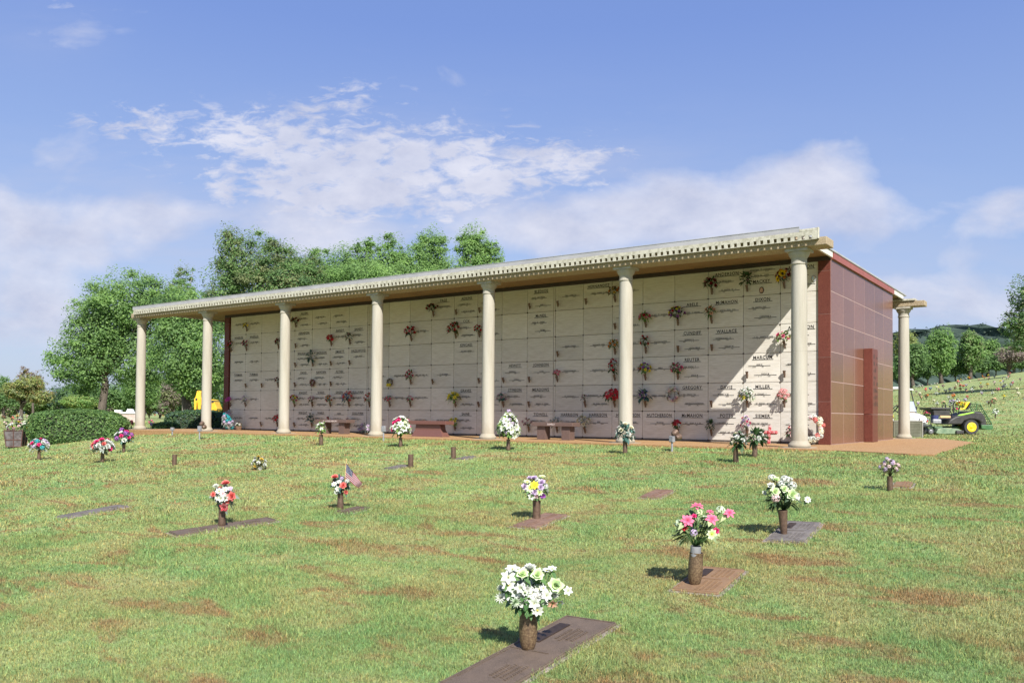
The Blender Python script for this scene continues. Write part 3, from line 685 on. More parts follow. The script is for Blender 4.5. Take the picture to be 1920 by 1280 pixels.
def bouquet(label, base, rx, rz, spec, leaves=('mid', 26, .09), seed=1, group=None, fwd=None, lift=.0, lower=-.35, axis=None, explicit=None, cat='bouquet', name='flower_bouquet', cone=0.0, loose=.12):
    rn = random.Random(seed); T = thing(name, label, cat, base, 0, group)
    ax = Vector(axis).normalized() if axis else Vector((0, 0, 1)); cen = ax*(lift+rz*.82)
    fw = Vector(fwd).normalized() if fwd else None
    fo = MB(); lk, ln, ll = leaves; la, lb_ = LEAFC[lk]
    flowers = []
    for kind, pal, n, s in spec: flowers += [(kind, pal, s)]*n
    rn.shuffle(flowers); n = len(flowers)
    def dirs(k, tot, lo):
        z = 1-(1-lo)*(k+.5)/max(tot, 1); r = math.sqrt(max(0, 1-z*z)); a = 2.39996*k+seed
        return Vector((r*cos(a), r*sin(a), z))
    tot = n if fw is None else int(n*1.75)+1; k = 0; placed = []
    while flowers and k < tot*3:
        d = dirs(k % tot, tot, lower); k += 1
        if fw is not None and d.dot(fw) < -.12: continue
        kind, pal, s = flowers.pop()
        w = 1-cone*max(0, d.z)
        j = rn.uniform(1-loose, 1+loose*.7); p = cen+Vector((d.x*rx*w, d.y*rx*w, d.z*rz))*j*.86
        placed.append((p, (d+ax*.25+(fw*.35 if fw else Vector())).normalized(), kind, pal, s*rn.uniform(.85, 1.12)))
    for e in explicit or []: placed.append(e)
    for p, d, kind, pal, s in placed:
        M = Matrix.Translation(p)@Vector(d).to_track_quat('Z', 'Y').to_matrix().to_4x4()@Matrix.Rotation(rn.uniform(0, 6.3), 4, 'Z')@Matrix.Scale(s, 4)
        link('blossom', blossom_mesh(kind, pal), T, M)
        fo.path([ax*.0, cen*.45+Vector((p.x, p.y, 0))*.3, p-Vector(d)*s*.1], .0035+.02*s, 4, col=la)
        for q in range(2):
            v = (Vector(d)*.2+Vector((rn.uniform(-1, 1), rn.uniform(-1, 1), rn.uniform(-.8, .6)))).normalized()
            leaf(fo, p-Vector(d)*s*.35, v, d, s*1.35, s*.38, lerp(la, lb_, rn.random()))
    for q in range(ln):
        d = dirs(rn.random()*ln, ln, -.75)
        if fw is not None and d.dot(fw) < -.1: d -= fw*2*d.dot(fw)
        p = cen+Vector((d.x*rx, d.y*rx, d.z*rz))*rn.uniform(.35, .8)
        leaf(fo, p, d+Vector((rn.uniform(-.5, .5), rn.uniform(-.5, .5), rn.uniform(-.3, .5))), (0, 0, 1), ll*rn.uniform(.7, 1.2), ll*.24, lerp(la, lb_, rn.random()**1.3), .3, rn.uniform(0, .5))
    fo.build('foliage', M_['leaf'], T, True, True)
    return T
def expl(base, Z, L_):
    """blossoms set where they stand in the arrangement: px, py, kind, colour, radius in px, nearer (m), turn up"""
    out = []; k = Z/FPX
    for px, py, kind, pal, r, near, upw in L_:
        p = depth(px, py, Z-near)-Vector(base)
        c = (-FW*max(.25, near*6)+RT*((px-L_[0][7])/40 if len(L_[0]) > 7 else 0)+Vector((0, 0, upw))).normalized()
        out.append((p, c, kind, pal, r*k))
    return out
# ------------------------------------------------------------------ ground vases, markers
def lathe_me(name, prof, mat, n=28):
    mb = MB(); mb.lathe(prof, n); me = mb.mesh(name, mat, True); me.set_sharp_from_angle(angle=radians(50)); return me
def hammered():
    m, nt, b = nmat('hammered_bronze'); v = coords(nt)
    vo = N(nt, 'ShaderNodeTexVoronoi', Scale=70.0); nt.links.new(v, vo.inputs['Vector'])
    col = ramp(nt, vo.outputs['Distance'], [(.15, (.235, .165, .09)), (.55, (.155, .10, .056)), (.85, (.10, .062, .036))])
    col = mixc(nt, ramp(nt, noise(nt, v, 9, 4), [(.45, 0.0), (.7, .5)]), col, (.10, .07, .045))
    nt.links.new(col, b.inputs['Base Color']); b.inputs['Roughness'].default_value = .5; b.inputs['Metallic'].default_value = .35
    bump(nt, b, vo.outputs['Distance'], -.9, .006); return m
M_['hammered'] = hammered()
VASE = {}
inner = [(.0, .012)]
VASE['big'] = lathe_me('vase', [(.028, 0), (.038, .006), (.050, .032), (.0595, .075), (.063, .12), (.0625, .18), (.0585, .24), (.057, .275), (.060, .28), (.060, .287), (.051, .287), (.050, .1), (0, .1)], M_['hammered'])
VASE['taper'] = lathe_me('vase', [(.030, 0), (.034, .01), (.040, .1), (.050, .24), (.054, .262), (.054, .27), (.046, .27), (.035, .05), (0, .05)], M_['bronze_vase'])
VASE['plain'] = lathe_me('vase', [(.040, 0), (.047, .01), (.050, .05), (.046, .15), (.043, .24), (.047, .255), (.047, .262), (.039, .262), (.038, .05), (0, .05)], M_['bronze_vase'])
VASE['post'] = lathe_me('vase', [(.050, 0), (.052, .02), (.050, .2), (.052, .225), (.052, .24), (.043, .24), (.041, .05), (0, .05)], M_['bronze_vase'])
def vase(label, p, kind='plain', sc=1.0, tilt=(0, 0), mat=None, group='vases standing on the lawn'):
    o = link('vase', VASE[kind]); o.name = 'grave_vase'; o.location = p; o.scale = (sc, sc, sc); o.rotation_euler = (tilt[0], tilt[1], RNG.uniform(0, 6))
    tag(o, label, 'vase', group); return o
def ground_frame(x, y, deg):
    e = .3; nrm = Vector((-(ground_z(x+e, y)-ground_z(x-e, y))/(2*e), -(ground_z(x, y+e)-ground_z(x, y-e))/(2*e), 1)).normalized()
    yv = Vector((-sin(radians(deg)), cos(radians(deg)), 0)); yv = (yv-nrm*yv.dot(nrm)).normalized(); xv = yv.cross(nrm)
    M = Matrix((xv, yv, nrm)).transposed().to_4x4(); M.translation = Vector((x, y, ground_z(x, y))); return M
M_['plate_brown'] = pmat('weathered_bronze_plate', (.056, .039, .028), (.115, .080, .056), 9, .75, .4, 160, metal=.05, speck=(.15, .11, .08), sscale=240)
M_['plate_orange'] = pmat('rust_bronze_plate', (.18, .105, .052), (.27, .165, .083), 7, .75, .4, 160, metal=.05, speck=(.20, .12, .07), sscale=200)
M_['plate_grey'] = pmat('grey_bronze_plate', (.10, .086, .078), (.18, .16, .145), 7, .75, .4, 160, metal=.05)
M_['plate_red'] = pmat('reddish_plate', (.17, .10, .07), (.25, .155, .11), 7, .6, .3, 160, metal=.15)
M_['border'] = pmat('marker_border_stone', (.16, .13, .11), (.30, .25, .21), 14, .9, .6, 120)
def marker(label, k, mat, detail=2, seed=1, high=.012, ring=(0, 0)):
    x, y, L, W, a = TABLETS[k]; rn = random.Random(seed)
    T = thing('grave_marker', label, 'grave marker', (0, 0, 0), 0, 'flat grave markers in the turf'); T.matrix_world = ground_frame(x, y, a)
    mb = MB(); mb.box(-W/2, W/2, -L/2, L/2, -.06, high-.004); mb.build('stone_border', M_['border'], T, bevel=.006)
    i = .035
    mb = MB(); mb.box(-W/2+i, W/2-i, -L/2+i, L/2-i, .0, high+.012); p = mb.build('bronze_plate', M_[mat], T, bevel=.006)
    if detail:
        t = high+.0125; r = MB(); w = W/2-i
        r.box(-w+.008, w-.008, -L/2+i+.008, -L/2+i+.02, t-.004, t+.006); r.box(-w+.008, w-.008, L/2-i-.02, L/2-i-.008, t-.004, t+.006)
        r.box(-w+.008, -w+.02, -L/2+i+.021, L/2-i-.021, t-.004, t+.006); r.box(w-.02, w-.008, -L/2+i+.021, L/2-i-.021, t-.004, t+.006)
        if detail > 1: r.box(-w+.03, w*.55, -.012, -.004, t-.004, t+.007); r.box(-w+.03, -w+.038, -L*.36, -.03, t-.004, t+.006)
        r.build('raised_rim', M_[mat], p)
        lt = MB()
        for s in (-1, 1):
            c = s*L*.24
            for q in range(4 if detail > 1 else 2):
                xx = -w*.05+q*.042; ln = rn.uniform(.10, .17)
                yy = c-ln
                while yy < c+ln: d = rn.uniform(.010, .022); lt.box(xx, xx+.020, yy, yy+d*.75, t-.004, t+.009); yy += d+.006
        lt.build('lettering', M_[mat], p)
        if detail > 1:
            pn = MB(); pn.box(-w*.72, -w*.30, L*.10, L*.36, t-.004, t+.008); pn.build('name_panel', M_['bronze'], p, bevel=.003)
    if detail > 1:
        rg = MB(); rg.lathe([(.075, high+.008), (.075, high+.014), (.05, high+.0145)], 24, *ring); o = rg.build('vase_ring', M_['bronze'], T)
    return T
marker('large dark brown bronze grave marker under the nearest white bouquet', 0, 'plate_brown', 2, 1, ring=(-.17, .20))
marker('orange brown bronze grave marker beneath the pink poinsettia vase', 1, 'plate_orange', 2, 2, ring=(-.15, .07))
marker('greyish purple grave marker beside the dark vase of white and lime flowers', 2, 'plate_grey', 2, 3, ring=(-.15, .22))
marker('narrow reddish grave marker beneath the lavender and yellow bouquet', 3, 'plate_red', 1, 4)
marker('small reddish grave marker lying alone in grass without any vase', 4, 'plate_red', 1, 5)
marker('half overgrown dark grave marker at far left, without a vase', 5, 'plate_grey', 1, 6)
marker('long narrow brown grave marker under the red and white bouquet', 6, 'plate_brown', 1, 7)
marker('small grave marker beside the bouquet with the flag', 7, 'plate_brown', 1, 8)
marker('small grave marker below the shiny empty bronze vase', 8, 'plate_grey', 1, 9)
marker('small overgrown grave marker beside the pale lavender flowers', 9, 'plate_orange', 1, 10)
marker('small overgrown grave marker beside the plain dull empty vase', 10, 'plate_grey', 1, 11)
GB = 'bouquets in vases on the lawn'
def gz(p, dz=0.0): return Vector((p.x, p.y, p.z+dz))
# nearest: white and lime
p = at(990, 1222); Z = zdep(p); vase('hammered golden bronze vase of the nearest white bouquet', gz(p, .012), 'big'); b = gz(p, .285)
q = lambda x, y: (900+x/6.4, 1040+y/6.4)
def E_(L_, cx): return [(*q(x, y), k, c, r/6.4, n, u) for x, y, k, c, r, n, u in L_]
L1 = [(430, 450, 'lily', 'white', 70, .09, .0), (900, 470, 'mum', 'white', 62, .05, .0), (560, 330, 'daisy', 'white', 56, .06, .3), (745, 560, 'mum', 'greenwhite', 58, .1, -.1), (330, 480, 'lily', 'white', 66, .06, .0), (510, 225, 'rose', 'lime', 92, .07, .5), (690, 235, 'rose', 'lime', 96, .09, .35), (905, 365, 'rose', 'lime', 118, .08, .1), (600, 160, 'rose', 'white', 95, .02, 1.2), (390, 185, 'lily', 'white', 100, .05, .8), (340, 275, 'lily', 'white', 105, .08, .4), (340, 360, 'daisy', 'white', 85, .10, .1), (480, 395, 'lily', 'white', 70, .12, .1), (245, 510, 'mum', 'white', 78, .05, .0), (430, 560, 'mum', 'greenwhite', 80, .12, -.1),
      (800, 185, 'daisy', 'white', 60, .0, .8), (865, 175, 'lily', 'white', 66, .0, .6), (800, 485, 'lily', 'white', 74, .12, .2), (690, 660, 'daisy', 'white', 78, .13, -.1), (650, 575, 'lily', 'white', 80, .13, .1), (870, 575, 'lily', 'peach', 70, .09, -.3), (1055, 430, 'lily', 'white', 64, .02, .1), (540, 450, 'daisy', 'white', 44, .12, .1), (960, 560, 'lily', 'white', 56, .02, -.2), (250, 400, 'mum', 'white', 60, .02, .2), (760, 400, 'daisy', 'white', 45, .1, .2)]
bouquet('large white and lime rose bouquet in the nearest hammered vase', b, .125, .11, [('lily', 'white', 10, .05), ('mum', 'white', 8, .05), ('rose', 'white', 6, .05), ('daisy', 'white', 4, .045)], ('mid', 60, .09), 3, GB, explicit=expl(b, Z, E_(L1, 600)), lower=-.25, fwd=-FW)
# pink poinsettias
p = at(1302, 1099); Z = zdep(p); vase('hammered golden bronze vase with grey liner and pink poinsettias', gz(p, .008), 'big', 1.0, (.03, .05)); b = gz(p, .34)
ln = MB(); ln.lathe([(.045, .25), (.047, .345), (.043, .345), (.041, .27)], 20); o = ln.build('vase_liner', M_['grey_metal'], None); tag(o, 'grey plastic liner cup standing in the poinsettia vase', 'vase liner'); o.location = gz(p, .008); o.rotation_euler = (.03, .05, 0)
q = lambda x, y: (1180+x/4.266, 860+y/4.266)
L2 = [(545, 375, 'poin', 'pink', 66, .02, .9), (465, 490, 'poin', 'pink', 66, .10, .4), (660, 480, 'poin', 'pink', 62, .10, .5), (800, 430, 'poin', 'pink', 58, .03, .3), (645, 420, 'poin', 'pink', 40, .04, .8), (695, 575, 'rose', 'hotpink', 32, .12, .1), (440, 552, 'poin', 'red', 36, .09, -.1), (730, 410, 'cluster', 'greenwhite', 44, .04, .6), (515, 590, 'cluster', 'lavender', 34, .13, .1), (520, 455, 'rose', 'hotpink', 24, .08, .4), (660, 600, 'daisy', 'lime', 46, .13, .0), (560, 430, 'cluster', 'lime', 34, .06, .7)]
def E4(L_, s): return [(*q(x, y), k, c, r/s, n, u) for x, y, k, c, r, n, u in L_]
bouquet('pink poinsettia bouquet with variegated leaves in hammered vase', b, .16, .17, [('cluster', 'greenwhite', 3, .04)], ('varieg', 110, .10), 5, GB, fwd=FW, explicit=expl(b, Z, E4(L2, 4.266)), lower=-.5)
# dark tapered vase, white and lime
p = at(1470, 1004); Z = zdep(p); vase('dark tapered bronze vase of white and lime carnations', gz(p, .008), 'taper', 1.0, (.0, .06)); b = gz(p, .27)
L3 = [(1140, 150, 'cluster', 'white', 36, .0, .8), (1175, 165, 'rose', 'lime', 36, .06, .7), (1245, 165, 'cluster', 'white', 44, .04, .9), (1302, 212, 'cluster', 'white', 42, .06, .6), (1135, 215, 'rose', 'white', 38, .07, .5), (1165, 262, 'rose', 'lime', 50, .12, .3), (1240, 240, 'rose', 'lime', 40, .12, .4), (1303, 285, 'rose', 'lime', 56, .12, .2), (1335, 300, 'rose', 'white', 38, .08, .1), (1170, 312, 'cluster', 'palepink', 40, .14, .1), (1215, 200, 'cluster', 'white', 34, .09, .6), (1425, 326, 'daisy', 'white', 30, .02, .1), (1080, 268, 'daisy', 'white', 20, .0, .1), (1280, 165, 'rose', 'white', 34, .02, .9)]
bouquet('white and lime carnation bouquet in dark tapered vase', b, .15, .17, [('rose', 'white', 5, .05)], ('dark', 100, .11), 7, GB, fwd=FW, explicit=expl(b, Z, E4(L3, 4.266)), lower=.2)
# lavender and yellow
p = at(1006, 974); Z = zdep(p); vase('square brown bronze vase of lavender and yellow daisies', gz(p, .006), 'post', 1.02); b = gz(p, .25)
q = lambda x, y: (900+x/4.8, 850+y/4.8)
L4 = [(490, 222, 'rose', 'lavender', 40, .03, .8), (560, 208, 'daisy', 'lime', 34, .03, .8), (425, 255, 'daisy', 'lime', 36, .05, .6), (555, 258, 'rose', 'lavender', 40, .07, .4), (402, 297, 'rose', 'lavender', 38, .06, .2), (490, 285, 'daisy', 'yellow', 44, .11, .3), (450, 312, 'daisy', 'lime', 42, .11, .2), (545, 303, 'rose', 'lavender', 40, .11, .2), (592, 300, 'cluster', 'white', 28, .06, .2), (492, 345, 'rose', 'lavender', 36, .12, .0), (537, 347, 'daisy', 'lime', 34, .12, .0), (465, 380, 'lily', 'white', 40, .1, -.1), (565, 378, 'rose', 'purple', 34, .1, -.1), (505, 385, 'rose', 'palepink', 30, .1, -.2), (450, 222, 'rose', 'lavender', 34, .0, .7), (520, 240, 'cluster', 'white', 34, .05, .6)]
bouquet('lavender and yellow daisy bouquet on a reddish marker', b, .16, .15, [('rose', 'lavender', 7, .05), ('daisy', 'white', 5, .05)], ('mid', 30, .09), 9, GB, fwd=FW, explicit=expl(b, Z, E4(L4, 4.8)), lower=-.4)
# red and white
p = at(416, 988); Z = zdep(p); vase('brown bronze vase of the coral red and white bouquet', gz(p, .006), 'plain', .98); b = gz(p, .25)
q = lambda x, y: (370+x/10.66, 880+y/10.66)
L5 = [(570, 275, 'rose', 'coral', 112, .03, .9), (690, 535, 'rose', 'coral', 112, .11, .1), (315, 495, 'rose', 'coral', 66, .03, .1), (540, 745, 'rose', 'redwhite', 104, .12, -.2), (430, 430, 'daisy', 'white', 74, .09, .4), (550, 405, 'daisy', 'white', 78, .09, .5), (510, 485, 'lily', 'palepink', 70, .12, .2), (470, 580, 'lily', 'white', 74, .13, .0), (560, 570, 'lily', 'white', 76, .13, .0), (650, 385, 'daisy', 'lavender', 70, .05, .4), (370, 335, 'mum', 'white', 84, .0, .6), (600, 640, 'rose', 'coral', 58, .1, .0), (400, 560, 'daisy', 'white', 56, .06, .1)]
bouquet('coral red and white rose bouquet on a long brown marker', b, .14, .17, [('daisy', 'white', 8, .05), ('rose', 'coral', 2, .055)], ('grey', 44, .10), 11, GB, fwd=FW, explicit=expl(b, Z, E4(L5, 10.66)), lower=-.5)
# the one with the flag
p = at(638, 956); Z = zdep(p); vase('brown bronze vase of the bouquet with the flag', gz(p, .006), 'plain', .95); b = gz(p, .24); fb = b.copy()
q = lambda x, y: (80+x/3, 860+y/3)
L6 = [(1644, 102, 'rose', 'coral', 26, .04, .7), (1690, 148, 'rose', 'coral', 24, .1, .3), (1706, 187, 'rose', 'coral', 16, .1, -.1), (1640, 142, 'daisy', 'white', 17, .07, .3), (1668, 130, 'daisy', 'white', 17, .07, .6), (1662, 168, 'lily', 'white', 19, .1, .1), (1712, 125, 'cluster', 'white', 16, .05, .5), (1682, 110, 'cluster', 'lavender', 14, .03, .8), (1652, 185, 'daisy', 'white', 15, .08, -.1)]
bouquet('coral and white bouquet with a small flag stuck in it', b, .13, .15, [('daisy', 'white', 8, .045), ('rose', 'coral', 2, .05)], ('blue', 50, .09), 13, GB, fwd=FW, explicit=expl(b, Z, E4(L6, 3)), lower=-.4)
def flag():
    T = thing('small_flag', 'small american flag on a wooden stick in the coral bouquet', 'flag', fb)
    P = lambda px, py, n=0.0: depth(px, py, Z-n)-fb
    mb = MB(); top = P(649.5, 861); mb.path([P(645, 925), top], .005, 6); mb.ball(top, .011, 8, 5); mb.build('stick', pmat('stick_wood', (.55, .38, .16), (.66, .48, .22), 30, .5), T)
    A, B_, Cc, D = P(649, 867), P(647.5, 896), P(680, 906), P(672, 914)
    nu, nv = 26, 26; cl = MB(); hw = P(661, 884)
    def S(u, v):
        a = A.lerp(Cc, u)+(hw-A.lerp(Cc, .42))*math.sin(pi*min(1, u*1.15))*.6; bq = B_.lerp(D, u); w = .022*math.sin(u*9+v*1.5)*u**.5
        return a.lerp(bq, v)-FW*w
    for i in range(nu):
        for j in range(nv):
            u0, u1, v0, v1 = i/nu, (i+1)/nu, j/nv, (j+1)/nv
            col = (.30, .008, .02) if (j//2) % 2 == 0 else (.46, .44, .44)
            if i < 11 and j < 14:
                col = (.018, .024, .08)
                if i % 2 == 1 and j % 2 == (i//2) % 2 and 0 < j < 13: col = (.5, .5, .52)
            cl.add([S(u0, v0), S(u1, v0), S(u1, v1), S(u0, v1)], [(0, 1, 2, 3)], None, col)
    o = cl.build('flag_cloth', M_['petal'], T, False, True); m = o.modifiers.new('thick', 'SOLIDIFY'); m.thickness = .0015
flag()
def small(px, py, vlabel, blabel, vk, vs, rx, rz, spec, leaves, seed, hide=.02, lift=0.0, cone=0.0, tilt=(0, 0), axis=None, loose=.12, lower=-.35):
    p = at(px, py)
    vase(vlabel, gz(p, -.01), vk, vs, tilt); h = {'big': .287, 'taper': .27, 'plain': .262, 'post': .24}[vk]*vs
    return bouquet(blabel, gz(p, h-hide), rx, rz, spec, leaves, seed, GB, lift=lift, cone=cone, axis=axis, loose=loose, lower=lower)
small(73, 862, 'brown vase of the teal and pink bouquet near the hedge', 'pink, white and teal bouquet in front of the clipped hedge', 'plain', .95, .27, .20, [('rose', 'hotpink', 6, .075), ('rose', 'white', 9, .08), ('cluster', 'teal', 3, .075), ('cluster', 'lavender', 4, .07)], ('grey', 50, .13), 21)
small(192, 867, 'orange brown vase of the widest pink and white bouquet', 'widest pink, red and white bouquet, right of the teal one', 'plain', .95, .28, .20, [('rose', 'hotpink', 9, .085), ('rose', 'white', 14, .085), ('rose', 'coral', 3, .07)], ('grey', 50, .13), 22)
small(232, 848, 'brown vase of the purple and orange bouquet by the first column', 'pink, purple and orange bouquet nearest the leftmost column', 'plain', .90, .26, .25, [('rose', 'hotpink', 6, .08), ('rose', 'orange', 2, .085), ('cluster', 'purple', 4, .08), ('daisy', 'white', 9, .08)], ('blue', 50, .13), 23)
p = at(486, 880)
bouquet('white and gold bouquet resting low on the grass without vase', gz(p, -.02), .15, .17, [('rose', 'white', 11, .055), ('rose', 'gold', 8, .05)], ('olive', 26, .10), 24, GB, lower=-.8)
small(602, 835, 'slim brown vase of sparse white lilies before the brown bench', 'sparse green sprig with white lilies before the brown bench', 'plain', 1.15, .15, .22, [('lily', 'white', 7, .055)], ('lime', 26, .13), 25, loose=.3)
small(751, 838, 'dark vase of the hot pink and white bouquet before red bench', 'hot pink and white bouquet standing before the red bench', 'plain', .95, .25, .30, [('rose', 'hotpink', 9, .09), ('lily', 'white', 16, .095), ('daisy', 'lime', 4, .07)], ('lime', 46, .14), 26, lift=.02)
small(953, 844, 'dark vase under the tall cone of white lilies', 'tall cone of white and green lilies beside the fifth column', 'plain', 1.02, .27, .38, [('lily', 'white', 30, .10), ('lily', 'lime', 8, .09), ('cluster', 'lavender', 4, .06)], ('lime', 46, .14), 27, cone=.62, lower=-.6)
small(1172, 851, 'dark vase of white roses at the foot of the sixth column', 'white rose and fern bouquet before the sixth column', 'plain', 1.05, .19, .24, [('rose', 'white', 10, .075), ('rose', 'cream', 3, .07)], ('blue', 60, .14), 28, lower=-.5)
small(1380, 868, 'leaning brown vase of the nearer white rose bouquet by the wall', 'nearer white rose bouquet leaning right, beside its twin', 'plain', 1.05, .15, .18, [('rose', 'white', 7, .06), ('rose', 'cream', 3, .055), ('daisy', 'yellow', 1, .04)], ('dark', 60, .13), 29, tilt=(.02, .10), axis=(.3, .1, 1))
small(1415, 857, 'upright brown vase of the farther white rose bouquet by the wall', 'farther white rose bouquet with long green sprigs', 'plain', 1.05, .18, .17, [('rose', 'white', 8, .055), ('rose', 'cream', 3, .05)], ('dark', 70, .15), 30, tilt=(.0, .03), axis=(.35, .2, 1))
small(1669, 920, 'brown vase of pale lavender sprigs near the apron corner', 'loose pale lavender sprig bouquet near the apron corner', 'plain', .82, .13, .15, [('cluster', 'lavender', 12, .035), ('cluster', 'palepink', 6, .03)], ('olive', 34, .09), 31, tilt=(.0, -.05), loose=.35)
vase('lone empty brown vase left of the white and gold bouquet', at(327, 872), 'post', 1.0)
vase('shiny empty bronze vase standing on a small marker', gz(at(770, 876), .01), 'post', 1.08, mat=None)
vase('dull grey brown empty vase right of the shiny one', at(850, 860), 'post', 1.08)
# ------------------------------------------------------------------ on the crypt wall
ROWN = ['top row', 'second row down', 'third row down', 'fourth row down', 'fifth row down', 'bottom row']
ORD = ['first', 'second', 'third', 'fourth', 'fifth']
def where(c, r):
    for edge, nm in ((23, 'seventh'), (18, 'sixth'), (13, 'fifth'), (8, 'fourth'), (3, 'third')):
        if c == edge: return f'{ROWN[r]}, behind {nm} column'
        if c > edge: return f'{ROWN[r]}, {ORD[c-edge-1]} panel after {nm} column'
    return f'{ROWN[r]}, {ORD[c]} panel after second column'
wv = MB(); wv.lathe([(.014, 0), (.020, .004), (.030, .12), (.036, .165), (.040, .17), (.040, .178), (.031, .178), (.02, .03), (0, .03)], 14); wv.box(-.012, .012, .018, .06, .06, .085)
wvm = wv.mesh('wall_vase', M_['bronze_vase'], True); wvm.set_sharp_from_angle(angle=radians(45))
def wall_vase(c, r, label, fx=.13, fz=.14):
    o = link('wall_vase', wvm); o.location = crypt_pos(c, r, fx, fz)+Vector((0, -.058, 0)); o.rotation_euler = (.16, RNG.uniform(-.12, .06), 0)
    tag(o, label+', '+where(c, r), 'vase', 'bronze vases on the crypt wall'); return o
EMPTY = [(1, 3), (2, 3), (2, 5), (4, 1), (4, 2), (4, 3), (4, 5), (6, 2), (6, 3), (7, 2), (11, 3), (12, 0), (13, 0), (13, 3), (13, 4), (14, 3), (15, 0), (15, 3), (15, 4), (16, 0), (16, 2), (17, 0), (18, 1), (20, 2), (21, 2), (21, 4), (22, 3), (23, 3)]
for c, r in EMPTY: wall_vase(c, r, 'empty bronze wall vase')
R_ = lambda p, n, s=.05: ('rose', p, n, s)
K_ = lambda p, n, s=.045: ('cluster', p, n, s)
D_ = lambda p, n, s=.05: ('daisy', p, n, s)
P_ = lambda p, n, s=.07: ('poin', p, n, s)
